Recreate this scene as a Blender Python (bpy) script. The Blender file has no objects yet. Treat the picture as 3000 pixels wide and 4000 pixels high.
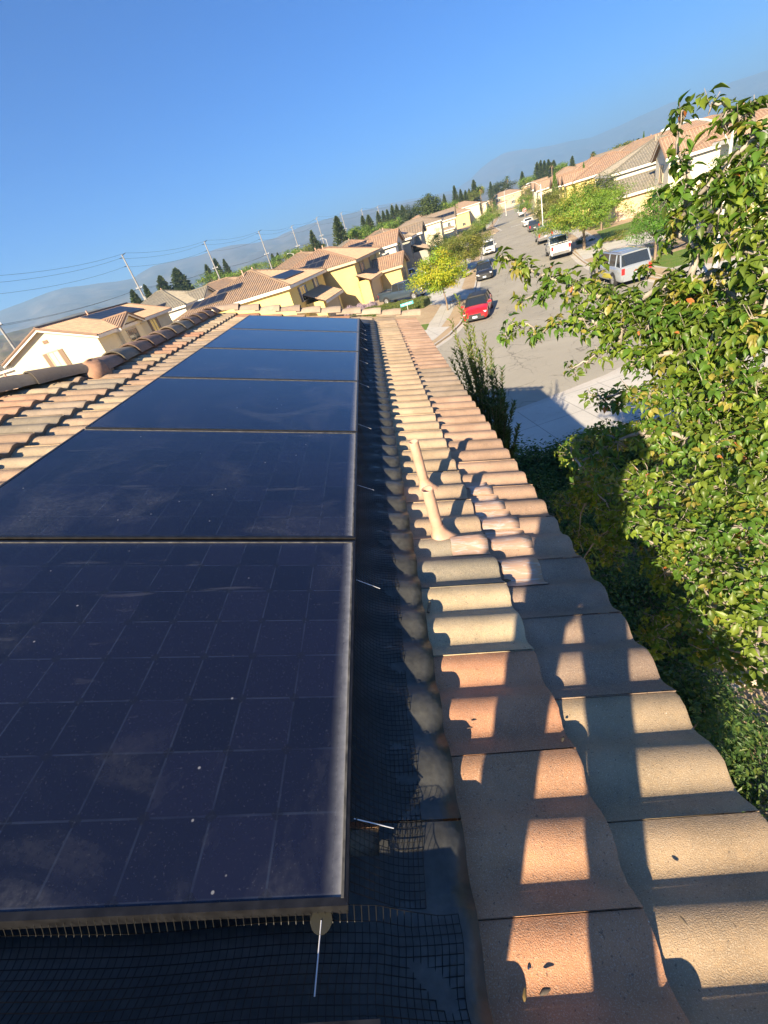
import bpy, math, random
import numpy as np
from mathutils import Vector, Matrix
sc = bpy.context.scene
COL = sc.collection
R_ = math.radians
# ------------------------------------------------------------------ camera
cam_d = bpy.data.cameras.new("camera"); cam = bpy.data.objects.new("camera", cam_d); COL.objects.link(cam)
CX = Vector((0.96364935, -0.04490826, -0.26305963))
CY = -Vector((-0.24529244, -0.53690868, -0.80733404))
CZ = -Vector((-0.10498303, 0.84226779, -0.52831683))
CAM = Vector((0.29962412, -0.25870378, 0.91008565))
m = Matrix((( CX.x, CY.x, CZ.x), (CX.y, CY.y, CZ.y), (CX.z, CY.z, CZ.z))).to_4x4()
m.translation = CAM
cam.matrix_world = m
cam_d.sensor_fit = 'HORIZONTAL'; cam_d.sensor_width = 36.0; cam_d.lens = 36.0 * 1676.366 / 3000.0
cam_d.clip_start = 0.02; cam_d.clip_end = 40000
sc.camera = cam
# ------------------------------------------------------------------ light
SUN_EL, SUN_AZ = R_(27.1), math.atan2(-0.405, -0.79)      # azimuth measured from +Y towards +X
to_sun = Vector((math.sin(SUN_AZ) * math.cos(SUN_EL), math.cos(SUN_AZ) * math.cos(SUN_EL), math.sin(SUN_EL)))
w = bpy.data.worlds.new("World"); sc.world = w; w.use_nodes = True
nt = w.node_tree; bg = nt.nodes['Background']
sky = nt.nodes.new('ShaderNodeTexSky'); sky.sky_type = 'NISHITA'; sky.sun_disc = False
sky.sun_elevation = SUN_EL; sky.sun_rotation = SUN_AZ % (2 * math.pi)
sky.altitude = 400; sky.air_density = 1.0; sky.dust_density = 0.3; sky.ozone_density = 4.0
grade = nt.nodes.new('ShaderNodeMix'); grade.data_type = 'RGBA'; grade.blend_type = 'MULTIPLY'; grade.inputs[0].default_value = 1; grade.inputs[7].default_value = (.13, .49, .98, 1)
nt.links.new(sky.outputs[0], grade.inputs[6]); nt.links.new(grade.outputs[2], bg.inputs[0]); bg.inputs[1].default_value = 0.05
sun_d = bpy.data.lights.new("sun", 'SUN'); sun = bpy.data.objects.new("sun", sun_d); COL.objects.link(sun)
sun_d.energy = 5.0; sun_d.angle = R_(0.53); sun_d.color = (1.0, 0.83, 0.58)
sun.rotation_euler = (-to_sun).to_track_quat('-Z', 'Y').to_euler()
sun.location = (-20, -40, 30)
sc.view_settings.view_transform = 'Standard'; sc.view_settings.look = 'None'
sc.view_settings.exposure = 1.66; sc.view_settings.gamma = 1.0
sc.cycles.max_bounces = 6; sc.cycles.diffuse_bounces = 3; sc.cycles.glossy_bounces = 3
sc.cycles.transmission_bounces = 3; sc.cycles.volume_bounces = 1; sc.cycles.transparent_max_bounces = 6
sc.cycles.volume_step_rate = 4

# ------------------------------------------------------------------ mesh helpers
random.seed(7)
class MB:
    """collects polygons; build() links them as ONE mesh object"""
    def __init__(s): s.v = []; s.f = []; s.mi = []; s.tint = []; s.uv = []; s.sm = []
    def add(s, vs, fs, mi=0, tint=(1, 1, 1), uvs=None, smooth=False):
        b = len(s.v); s.v += [tuple(x) for x in vs]
        for k, f in enumerate(fs):
            s.f.append(tuple(i + b for i in f)); s.mi.append(mi); s.tint.append(tint); s.sm.append(smooth)
            s.uv.append([uvs[i] for i in f] if uvs else None)
    def box(s, x0, x1, y0, y1, z0, z1, mi=0, tint=(1, 1, 1), M=None):
        vs = [Vector(q) for q in ((x0,y0,z0),(x1,y0,z0),(x1,y1,z0),(x0,y1,z0),(x0,y0,z1),(x1,y0,z1),(x1,y1,z1),(x0,y1,z1))]
        if M: vs = [M @ q for q in vs]
        s.add(vs, [(3,2,1,0),(4,5,6,7),(0,1,5,4),(1,2,6,5),(2,3,7,6),(3,0,4,7)], mi, tint)
    def tube(s, pts, rad, n=8, mi=0, tint=(1, 1, 1), caps=True, smooth=True):
        pts = [Vector(p) for p in pts]
        if not hasattr(rad, '__len__'): rad = [rad] * len(pts)
        vs = []; up = None
        for i, p in enumerate(pts):
            d = (pts[min(i + 1, len(pts) - 1)] - pts[max(i - 1, 0)]).normalized()
            if up is None: up = Vector((0, 0, 1)) if abs(d.z) < .9 else Vector((1, 0, 0))
            a = d.cross(up)
            if a.length < 1e-6: a = d.cross(Vector((0, 1, 0)))
            a.normalize(); b_ = a.cross(d).normalized(); up = b_
            for k in range(n):
                t = 2 * math.pi * k / n
                vs.append(p + (a * math.cos(t) + b_ * math.sin(t)) * rad[i])
        fs = []
        for i in range(len(pts) - 1):
            for k in range(n):
                k2 = (k + 1) % n
                fs.append((i * n + k, i * n + k2, (i + 1) * n + k2, (i + 1) * n + k))
        s.add(vs, fs, mi, tint, smooth=smooth)
        if caps:
            L = len(pts) - 1
            s.add(vs[:n], [tuple(range(n))], mi, tint); s.add(vs[L * n:], [tuple(range(n - 1, -1, -1))], mi, tint)
    def prism(s, poly, z0, z1, mi=0, tint=(1, 1, 1), M=None):
        n = len(poly); vs = [Vector((x, y, z0)) for x, y in poly] + [Vector((x, y, z1)) for x, y in poly]
        if M: vs = [M @ q for q in vs]
        s.add(vs, [tuple(range(n - 1, -1, -1)), tuple(range(n, 2 * n))] + [(i, (i + 1) % n, n + (i + 1) % n, n + i) for i in range(n)], mi, tint)
    def loft(s, rings, mi=0, tint=(1, 1, 1), close=True, caps=True, smooth=True):
        n = len(rings[0]); vs = [p for r in rings for p in r]; fs = []
        for i in range(len(rings) - 1):
            for k in range(n if close else n - 1):
                k2 = (k + 1) % n; fs.append((i * n + k, i * n + k2, (i + 1) * n + k2, (i + 1) * n + k))
        s.add(vs, fs, mi, tint, smooth=smooth)
        if caps:
            s.add(rings[0], [tuple(range(n - 1, -1, -1))], mi, tint); s.add(rings[-1], [tuple(range(n))], mi, tint)
    def build(s, name, mats, parent=None, off=(0, 0, 0)):
        me = bpy.data.meshes.new(name)
        if any(off): s.v = [(x - off[0], y - off[1], z - off[2]) for x, y, z in s.v]
        me.from_pydata(s.v, [], s.f)
        if not isinstance(mats, (list, tuple)): mats = [mats]
        for q in mats: me.materials.append(q)
        me.polygons.foreach_set('material_index', s.mi); me.polygons.foreach_set('use_smooth', s.sm)
        a = me.attributes.new('tint', 'FLOAT_COLOR', 'FACE')
        a.data.foreach_set('color', [c for t in s.tint for c in (t[0], t[1], t[2], 1.0)])
        if any(u is not None for u in s.uv):
            ul = me.uv_layers.new(name='UVMap'); flat = []
            for f, u in zip(s.f, s.uv):
                flat += [c for q in (u if u is not None else [(0, 0)] * len(f)) for c in q]
            ul.data.foreach_set('uv', flat)
        me.update()
        o = bpy.data.objects.new(name, me); COL.objects.link(o)
        if parent is not None: o.parent = parent
        return o
def raw_mesh(name, V, F, mats, parent=None, tint=None, smooth=False, mi=None):
    """numpy arrays of equal-sized faces"""
    me = bpy.data.meshes.new(name); nf, k = F.shape
    me.vertices.add(len(V)); me.vertices.foreach_set('co', np.ascontiguousarray(V, dtype=np.float32).ravel())
    me.loops.add(nf * k); me.loops.foreach_set('vertex_index', np.ascontiguousarray(F, dtype=np.int32).ravel())
    me.polygons.add(nf); me.polygons.foreach_set('loop_start', np.arange(0, nf * k, k, dtype=np.int32))
    me.polygons.foreach_set('use_smooth', np.full(nf, smooth))
    for q in (mats if isinstance(mats, (list, tuple)) else [mats]): me.materials.append(q)
    if mi is not None: me.polygons.foreach_set('material_index', mi)
    if tint is not None:
        a = me.attributes.new('tint', 'FLOAT_COLOR', 'FACE')
        a.data.foreach_set('color', np.concatenate([tint, np.ones((nf, 1))], 1).astype(np.float32).ravel())
    me.update(calc_edges=True); me.validate()
    o = bpy.data.objects.new(name, me); COL.objects.link(o)
    if parent is not None: o.parent = parent
    return o
def tag(o, label=None, cat=None, group=None, kind=None):
    if label: o['label'] = label
    if cat: o['category'] = cat
    if group: o['group'] = group
    if kind: o['kind'] = kind
    return o
def thing(name, loc, rz, label, cat, group=None):
    o = bpy.data.objects.new(name, None); COL.objects.link(o); o.location = loc; o.rotation_euler = (0, 0, rz)
    o.empty_display_size = .2
    return tag(o, label, cat, group)
def copy_tree(o, parent=None):
    c = o.copy(); COL.objects.link(c)
    if parent is not None: c.parent = parent
    for ch in list(o.children): copy_tree(ch, c)
    return c

# ------------------------------------------------------------------ material helpers
def mat(name, col=(.5, .5, .5), rough=.6, metal=0., spec=.5, tint=False, noise=None, bump=None, coat=0., rand=0.):
    """noise=(scale, amount, detail) multiplies the colour; bump=(scale, distance)"""
    M = bpy.data.materials.new(name); M.use_nodes = True; T = M.node_tree; P = T.nodes['Principled BSDF']
    P.inputs['Roughness'].default_value = rough; P.inputs['Metallic'].default_value = metal
    P.inputs['Specular IOR Level'].default_value = spec; P.inputs['Coat Weight'].default_value = coat
    P.inputs['Base Color'].default_value = (*col, 1)
    src = None
    if tint:
        a = T.nodes.new('ShaderNodeAttribute'); a.attribute_name = 'tint'
        mx = T.nodes.new('ShaderNodeMix'); mx.data_type = 'RGBA'; mx.blend_type = 'MULTIPLY'; mx.inputs[0].default_value = 1
        mx.inputs[6].default_value = (*col, 1); T.links.new(a.outputs['Color'], mx.inputs[7]); src = mx.outputs[2]
    tc = T.nodes.new('ShaderNodeTexCoord')
    if noise:
        for sc_, am, det in (noise if isinstance(noise, list) else [noise]):
            n = T.nodes.new('ShaderNodeTexNoise'); n.inputs['Scale'].default_value = sc_; n.inputs['Detail'].default_value = det
            T.links.new(tc.outputs['Object'], n.inputs['Vector'])
            mr = T.nodes.new('ShaderNodeMapRange'); mr.inputs[1].default_value = .3; mr.inputs[2].default_value = .7
            mr.inputs[3].default_value = 1 - am; mr.inputs[4].default_value = 1 + am; T.links.new(n.outputs[0], mr.inputs[0])
            mx = T.nodes.new('ShaderNodeMix'); mx.data_type = 'RGBA'; mx.blend_type = 'MULTIPLY'; mx.inputs[0].default_value = 1
            if src is None: mx.inputs[6].default_value = (*col, 1)
            else: T.links.new(src, mx.inputs[6])
            T.links.new(mr.outputs[0], mx.inputs[7]); src = mx.outputs[2]
    if src is not None: T.links.new(src, P.inputs['Base Color'])
    if bump:
        n = T.nodes.new('ShaderNodeTexNoise'); n.inputs['Scale'].default_value = bump[0]; n.inputs['Detail'].default_value = 3
        T.links.new(tc.outputs['Object'], n.inputs['Vector'])
        b = T.nodes.new('ShaderNodeBump'); b.inputs['Distance'].default_value = bump[1]; b.inputs['Strength'].default_value = 1
        T.links.new(n.outputs[0], b.inputs['Height']); T.links.new(b.outputs[0], P.inputs['Normal'])
    return M
def nodes(M): return M.node_tree, M.node_tree.nodes['Principled BSDF']
class G:
    """small node-graph writer"""
    def __init__(s, T): s.T = T
    def n(s, typ, **kw):
        x = s.T.nodes.new(typ)
        for k, v in kw.items(): setattr(x, k, v)
        return x
    def put(s, sock, v):
        if isinstance(v, bpy.types.NodeSocket): s.T.links.new(v, sock)
        elif v is not None: sock.default_value = v
    def math(s, op, a, b=None, c=None):
        x = s.n('ShaderNodeMath', operation=op); s.put(x.inputs[0], a); s.put(x.inputs[1], b)
        if c is not None: s.put(x.inputs[2], c)
        return x.outputs[0]
    def mix(s, f, a, b, mode='MIX'):
        x = s.n('ShaderNodeMix', data_type='RGBA', blend_type=mode); s.put(x.inputs[0], f)
        s.put(x.inputs[6], a if isinstance(a, bpy.types.NodeSocket) else (*a, 1)); s.put(x.inputs[7], b if isinstance(b, bpy.types.NodeSocket) else (*b, 1))
        return x.outputs[2]
    def noise(s, vec, scale, detail=3, rough=.5, dist=0):
        x = s.n('ShaderNodeTexNoise'); s.put(x.inputs['Vector'], vec); x.inputs['Scale'].default_value = scale
        x.inputs['Detail'].default_value = detail; x.inputs['Roughness'].default_value = rough; x.inputs['Distortion'].default_value = dist
        return x.outputs[0]
    def ramp(s, v, a, b, c=0., d=1.):
        x = s.n('ShaderNodeMapRange', clamp=True); s.put(x.inputs[0], v)
        for i, q in zip((1, 2, 3, 4), (a, b, c, d)): x.inputs[i].default_value = q
        return x.outputs[0]
    def bump(s, h, dist, P, strength=1):
        b = s.n('ShaderNodeBump'); b.inputs['Distance'].default_value = dist; b.inputs['Strength'].default_value = strength
        s.put(b.inputs['Height'], h); s.T.links.new(b.outputs[0], P.inputs['Normal'])

# -- tile (concrete roof tile, colour comes per tile from its tint)
def tile_mat(name):
    M = mat(name, rough=.85, spec=.3); T, P = nodes(M); g = G(T)
    tc = g.n('ShaderNodeTexCoord'); at = g.n('ShaderNodeAttribute'); at.attribute_name = 'tint'
    big = g.noise(tc.outputs['Object'], 5, 4, .6); fine = g.noise(tc.outputs['Object'], 420, 2, .6); mid = g.noise(tc.outputs['Object'], 45, 6, .7)
    c = g.mix(1., at.outputs['Color'], (1, 1, 1), 'MULTIPLY')
    c = g.mix(g.ramp(big, .38, .6, 0, .65), c, g.mix(1., at.outputs['Color'], (.62, .63, .62), 'MULTIPLY'))
    c = g.mix(g.ramp(mid, .45, .7, 0, .35), c, g.mix(1., at.outputs['Color'], (1.25, 1.15, .95), 'MULTIPLY'))
    c = g.mix(g.ramp(fine, .56, .62, 0, .45), c, g.mix(.5, at.outputs['Color'], (.75, .68, .55)))
    c = g.mix(g.ramp(g.noise(tc.outputs['Object'], 170, 2, .5), .66, .70, 0, .6), c, (.08, .06, .05))
    v = g.n('ShaderNodeTexVoronoi'); v.inputs['Scale'].default_value = 55; T.links.new(tc.outputs['Object'], v.inputs['Vector'])
    sp = g.math('MULTIPLY', g.ramp(v.outputs['Distance'], .05, .09, 1, 0), g.ramp(g.noise(tc.outputs['Object'], 9, 2), .6, .63))
    c = g.mix(sp, c, (.7, .68, .6))
    T.links.new(c, P.inputs['Base Color'])
    g.bump(g.math('ADD', g.math('MULTIPLY', fine, .8), g.math('MULTIPLY', mid, .5)), .0022, P, .9)
    return M
M_tile = tile_mat('roof_tile_concrete')
M_cap = tile_mat('ridge_cap_concrete')
M_lead = mat('flashing_and_shade_fill', (.05, .05, .046), .42, noise=[(6, .3, 4), (60, .2, 2)], bump=(25, .003))
M_paint = mat('peach_paint', (.50, .31, .22), .5, noise=[(14, .18, 4)], bump=(30, .002))
M_frame = mat('black_anodised_frame', (.018, .018, .02), .35, metal=.3, noise=(30, .5, 4))
M_mesh = mat('black_wire', (.008, .008, .008), .5, spec=.25)
M_rod = mat('silver_rod', (.75, .75, .78), .35, metal=.4)
M_disc = mat('clip_disc', (.09, .085, .06), .4, metal=.6)

# -- solar glass
def glass_panel_mat(name):
    M = mat(name, rough=.1, spec=.6); T, P = nodes(M); g = G(T)
    tc = g.n('ShaderNodeTexCoord'); sp = g.n('ShaderNodeSeparateXYZ'); T.links.new(tc.outputs['Object'], sp.inputs[0])
    X, Y = sp.outputs[0], sp.outputs[1]
    u = g.math('DIVIDE', g.math('ADD', X, 1.545), .1275); v = g.math('DIVIDE', g.math('SUBTRACT', Y, .0155), .1270)
    fu = g.math('ABSOLUTE', g.math('SUBTRACT', g.math('FRACT', u), .5)); fv = g.math('ABSOLUTE', g.math('SUBTRACT', g.math('FRACT', v), .5))
    edge = g.math('MAXIMUM', g.ramp(fu, .478, .492), g.ramp(fv, .478, .492))
    corner = g.ramp(g.math('ADD', fu, fv), .895, .905)
    cell = g.n('ShaderNodeTexWhiteNoise', noise_dimensions='2D'); cb = g.n('ShaderNodeCombineXYZ')
    g.put(cb.inputs[0], g.math('FLOOR', u)); g.put(cb.inputs[1], g.math('FLOOR', v)); T.links.new(cb.outputs[0], cell.inputs['Vector'])
    base = g.mix(cell.outputs[0], (.003, .005, .018), (.006, .008, .026))
    oi = g.n('ShaderNodeObjectInfo')
    vm = g.n('ShaderNodeVectorMath', operation='ADD'); T.links.new(tc.outputs['Object'], vm.inputs[0])
    cb2 = g.n('ShaderNodeCombineXYZ'); g.put(cb2.inputs[0], g.math('MULTIPLY', oi.outputs['Random'], 40)); T.links.new(cb2.outputs[0], vm.inputs[1])
    pv = vm.outputs[0]
    brk = g.ramp(g.noise(pv, 9, 3), .35, .6, .2, 1)
    base = g.mix(g.math('MULTIPLY', edge, g.math('MULTIPLY', brk, .38)), base, (.035, .05, .09))
    base = g.mix(g.math('MULTIPLY', corner, .6), base, (.004, .005, .012))
    # dust: broad cloudy film, streaks, specks, and the rim of dirt along frame edges
    cloud = g.ramp(g.noise(pv, 2.2, 6, .62, 1.2), .47, .66)
    cloud2 = g.ramp(g.noise(pv, 1.1, 3, .5, .6), .45, .55)
    fine = g.ramp(g.noise(pv, 60, 5, .7), .4, .75)
    film = g.math('MULTIPLY', g.math('MULTIPLY', cloud, cloud2), g.math('ADD', g.math('MULTIPLY', fine, .09), .028))
    film = g.math('ADD', film, g.math('MULTIPLY', g.ramp(g.noise(pv, 190, 3, .7), .62, .75), .10))
    film = g.math('ADD', film, .011)
    st = g.n('ShaderNodeMapping'); st.inputs['Scale'].default_value = (3, 14, 1); st.inputs['Rotation'].default_value = (0, 0, .2); T.links.new(pv, st.inputs['Vector'])
    film = g.math('ADD', film, g.math('MULTIPLY', g.ramp(g.noise(st.outputs[0], 1.0, 4, .6, .4), .64, .76), .09))
    rim = g.math('MAXIMUM', g.ramp(X, -.06, -.014, 0, 1), g.math('MULTIPLY', g.ramp(Y, .96, 1.03, 0, 1), .35))
    rimn = g.math('MULTIPLY', g.math('POWER', rim, 2.6), g.ramp(g.noise(pv, 40, 4, .7), .2, .7, .45, 1))
    film = g.math('MAXIMUM', film, g.math('MULTIPLY', rimn, .8))
    vo = g.n('ShaderNodeTexVoronoi'); vo.inputs['Scale'].default_value = 17; T.links.new(pv, vo.inputs['Vector'])
    speck = g.ramp(vo.outputs['Distance'], .035, .06, .55, 0)
    film = g.math('MAXIMUM', film, g.math('MULTIPLY', speck, g.ramp(g.noise(pv, 3.3, 2), .5, .56)))
    base = g.mix(film, base, (.36, .36, .37))
    T.links.new(base, P.inputs['Base Color'])
    T.links.new(g.math('ADD', g.math('MULTIPLY', film, .8), .09), P.inputs['Roughness'])
    return M
M_pv = glass_panel_mat('solar_glass')
M_grime = mat('grimy_frame_lip', (.09, .085, .075), .6, noise=[(35, .6, 5)])

# ------------------------------------------------------------------ our roof
PIT = 0.29979919; CP, SP = math.cos(PIT), math.sin(PIT)
ROOF_N = Vector((SP, 0, CP))
def rf(s, y, o=0.): return Vector((s * CP + o * SP, y, -s * SP + o * CP))   # s down-slope from panel edge, y along eave, o off the panel plane
ZG = -6.2
WP = .1525
def wave(y): return .026 * (1 - abs(math.cos(math.pi * (y - .06) / WP)) ** 2.6)
BASE_O = -.158
TINTS = [((.47, .28, .18), 5), ((.44, .32, .22), 6), ((.48, .37, .25), 4), ((.35, .27, .20), 4), ((.30, .25, .19), 2), ((.45, .24, .15), 2), ((.41, .28, .19), 5)]
TL = [t for t, k in TINTS for _ in range(k)]
house = thing('tile_roof_house', (0, 0, ZG), 0, 'near house whose tiled roof with solar panels fills the foreground', 'house')
OFF = (0, 0, ZG)
Y_END, Y_BEG = 7.40, -2.45
SR, YR = -2.33, 3.72
def plane_top(y):  # upper limit of the slope in s at a given y (ridge, then hip rising towards the camera)
    return SR if y > YR else SR - (YR - y) * .62
def build_tiles():
    mb = MB(); rnd = random.Random(3)
    near = {(0, -1): (.45, .23, .13), (0, 0): (.48, .26, .15), (0, 1): (.50, .25, .145), (0, 2): (.52, .41, .27), (0, 3): (.30, .26, .2),
            (1, -1): (.36, .26, .165), (1, 0): (.36, .27, .175), (1, 1): (.31, .22, .165), (1, 2): (.30, .215, .165)}
    for k in range(0, 22):
        s1 = .92 - .36 * k; s0 = s1 - .40
        j0 = .004 if k % 2 == 1 else .157
        n0 = int((Y_BEG - j0) / .305) - 1
        zone = None
        for n in range(n0, 26):
            y0 = j0 + n * .305; y1 = y0 + .303
            if y0 > Y_END - .02: break
            if y1 > Y_END: y1 = Y_END
            ym = (y0 + y1) / 2
            if s0 < plane_top(ym) - .30: continue
            if zone is None or rnd.random() < (.55 if k > 1 else .35): zone = rnd.choice(TL) if k > 1 or rnd.random() < .35 else ((.44, .29, .205) if k == 0 else (.50, .37, .245))
            t = near.get((1 - k if k < 2 else 9, n), None) if False else None
            if k == 1: t = near.get((0, n - 0))
            if k == 0: t = near.get((1, n - 0))
            if t is None:
                f = rnd.uniform(.88, 1.12); t = tuple(c * f for c in zone)
            NY = 22 if y0 < 3 else 14
            top = []; bot = []
            js, je = rnd.uniform(-.0015, .0015), rnd.uniform(-.0015, .0015)
            for (s, kk) in ((s0, 0), (s1 - .012, 1), (s1, 2)):
                ft = (s - s0) / .40; row = []
                for i in range(NY + 1):
                    y = y0 + (y1 - y0) * i / NY
                    lap = .0045 * (1 - i / NY)
                    o = BASE_O + wave(y) + .033 * ft + lap + js
                    if kk == 2: o -= .004
                    ss = s + (rnd.uniform(-.0012, .0012) if kk == 2 and y0 < 2.5 else 0) + je
                    row.append(rf(ss, y, o))
                top.append(row)
            front = [rf(s1 - .001, y0 + (y1 - y0) * i / NY, BASE_O + wave(y0 + (y1 - y0) * i / NY) + .033 - .031 + js) for i in range(NY + 1)]
            vs = top[0] + top[1] + top[2] + front; N = NY + 1; fs = []
            for r in range(3):
                for i in range(NY): fs.append((r * N + i, (r + 1) * N + i, (r + 1) * N + i + 1, r * N + i + 1))
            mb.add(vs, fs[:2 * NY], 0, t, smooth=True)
            mb.add(vs, fs[2 * NY:], 0, tuple(c * .7 for c in t))  # front edges tinted darker: shade of the tile steps put into the colour
            # side face of the overlapping edge
            a, b_ = top[0][0], top[2][0]
            mb.add([a, b_, b_ - ROOF_N * .012, a - ROOF_N * .012], [(0, 1, 2, 3)], 0, t)
    o = mb.build('roof_tiles', M_tile, house, OFF)
    return o
build_tiles()
# deck below the tiles, other roof slopes, gutterless fascia, wall
M_deck = mat('roof_deck', (.05, .045, .04), .9)
M_stucco_home = mat('home_stucco', (.55, .45, .32), .9, noise=(3, .08, 3), bump=(120, .002))
M_fascia_home = mat('home_fascia', (.50, .40, .30), .7)
dk = MB()
hipA = rf(SR, YR, -.16)
dk.add([rf(.88, Y_BEG, -.16), rf(.88, Y_END, -.16), rf(SR, Y_END, -.16), hipA, rf(plane_top(Y_BEG), Y_BEG, -.16)], [(0, 1, 2, 3, 4)])
dk.build('roof_deck', M_deck, house, OFF)
bk = MB()
rz_ = rf(SR, Y_END, -.12)
hx, hz = rf(plane_top(Y_BEG), Y_BEG, -.1).x, rf(plane_top(Y_BEG), Y_BEG, -.1).z
far = [Vector((rz_.x, YR, rz_.z)), Vector((rz_.x, Y_END, rz_.z)), Vector((rz_.x - 3.4, Y_END, rz_.z - 1.05)), Vector((rz_.x - 3.4, 5.0, rz_.z - 1.05))]
bk.add(far, [(0, 1, 2, 3)], 0, (.4, .3, .22), uvs=[(0, 0), (3.4, 0), (3.4, 3.5), (1, 3.5)])
bk.add([Vector((rz_.x, YR, rz_.z)), Vector((hx, Y_BEG, hz)), Vector((hx - 6, Y_BEG, hz)), Vector((hx - 6, 3.0, rz_.z - .2)), Vector((rz_.x - 3.4, 5.0, rz_.z - 1.05))], [(0, 4, 3, 2, 1)], 0, (.4, .3, .22), uvs=[(0, 0), (9, 4), (9, 9), (2, 9), (0, 3)])
bk.build('rear_roof_slope', M_tile, house, OFF)
wl = MB()
wx = .46; zt = rf(.5, 0, -.22).z
wl.box(-7.5, wx, Y_BEG, Y_END - .35, ZG, zt)
gz = rf(SR, 0, -.22).z
wl.prism([(-5.3, zt), (wx, zt), (rf(SR, 0, 0).x, gz)], 0, .2, 0, M=Matrix(((1, 0, 0, 0), (0, 0, -1, Y_END - .35), (0, 1, 0, 0), (0, 0, 0, 1))))
wl.build('wall', M_stucco_home, house, OFF)
fs_ = MB()
fs_.box(rf(.88, 0, 0).x - .03, rf(.88, 0, 0).x + .0, Y_BEG, Y_END - .03, rf(.88, 0, -.36).z, rf(.88, 0, -.185).z)
fs_.add([rf(.86, Y_BEG, -.19), rf(.86, Y_END - .03, -.19), rf(.4, Y_END - .03, -.19), rf(.4, Y_BEG, -.19)], [(0, 1, 2, 3)])
a, b_ = rf(.88, Y_END - .02, -.17), rf(SR, Y_END - .02, -.17)
fs_.add([a, b_, b_ - Vector((0, 0, .2)), a - Vector((0, 0, .2)), a - Vector((0, .04, 0)), b_ - Vector((0, .04, 0)), b_ - Vector((0, .04, .2)), a - Vector((0, .04, .2))], [(0, 1, 2, 3), (7, 6, 5, 4), (3, 2, 6, 7)])
fs_.build('fascia', M_fascia_home, house, OFF)
# ridge, hip and rake caps
def cap_row(mb, p0, p1, n, r0, r1, nrm, tints, rnd, big_first=True, sq=.85, step=0.):
    """half barrels from p0 to p1; the large end of each lies over the small end of the next"""
    d = (p1 - p0) / n; dn = d.normalized(); side = dn.cross(nrm).normalized(); up = side.cross(dn)
    for i in range(n):
        a = p0 + d * i - dn * .03; b = p0 + d * (i + 1) + dn * .04
        ra, rb = (r1, r0) if big_first else (r0, r1)
        lift = rnd.uniform(-.004, .004)
        t = rnd.choice(tints); f = rnd.uniform(.85, 1.1); t = tuple(c * f for c in t)
        rings = []
        for (q, r, l) in ((a, ra, .004 + step), (a + (b - a) * .25, ra * .985, .006 + step * .7), (a + (b - a) * .6, ra * .45 + rb * .55, .002 + step * .3), (b, rb, -.006)):
            for th in (0,):
                ring = []
                for k in range(13):
                    an = math.pi * k / 12
                    ring.append(q + side * (math.cos(an) * r) + up * (math.sin(an) * r * sq + l + lift))
                rings.append(ring)
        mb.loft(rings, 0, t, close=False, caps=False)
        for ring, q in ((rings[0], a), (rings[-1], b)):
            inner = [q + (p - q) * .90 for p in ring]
            mb.loft([ring, inner], 0, tuple(c * .3 for c in t), close=False, caps=False, smooth=False)  # end rims painted dark so the cap ends look shaded
rc = random.Random(11)
capt = [(.30, .21, .16), (.34, .21, .15), (.36, .24, .18), (.27, .23, .18), (.31, .2, .15), (.38, .29, .2)]
mb = MB(); cap_row(mb, rf(SR, YR + .05, -.13), rf(SR, 7.45, -.13), 11, .098, .128, ROOF_N * .3 + Vector((0, 0, 1)), capt, rc)
ho = mb.build('ridge_caps', M_cap, house, OFF)
mb = MB(); h0 = rf(SR, YR, -.115); h1 = rf(plane_top(-1.), -1., -.115)
cap_row(mb, h0 + (h1 - h0).normalized() * .1, h1, 15, .10, .13, Vector((0, 0, 1)), [(.2, .17, .14), (.24, .18, .14), (.2, .16, .13)], rc, big_first=False)
mb.build('hip_caps', M_cap, house, OFF)
mb = MB(); cap_row(mb, rf(.95, Y_END - .03, -.080), rf(SR + .06, Y_END - .03, -.080), 10, .072, .098, ROOF_N, [(.33, .25, .2), (.38, .29, .22), (.31, .24, .19), (.42, .33, .25)], rc, big_first=True, step=.022)
mb.build('rake_caps', M_cap, house, OFF)
# mortar at the ridge/hip junction: a lumpy saddle
mb = MB(); cjt = rf(SR + .01, YR, -.12); rings = []
for i in range(9):
    th = math.pi * i / 8; ring = []
    for k in range(16):
        ph = 2 * math.pi * k / 16
        r = .125 * math.sin(th) ** .8 * (1 + .12 * math.sin(3 * ph + i) + rc.uniform(-.04, .04)) + .002
        ring.append(cjt + Vector((math.cos(ph) * r * 1.0, math.sin(ph) * r * 1.25, math.cos(th) * .12 - .02 * abs(math.cos(ph)))))
    rings.append(ring)
mb.loft(rings, 0, (.44, .24, .15)); mb.build('mortar_patch', M_cap, house, OFF)
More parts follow.
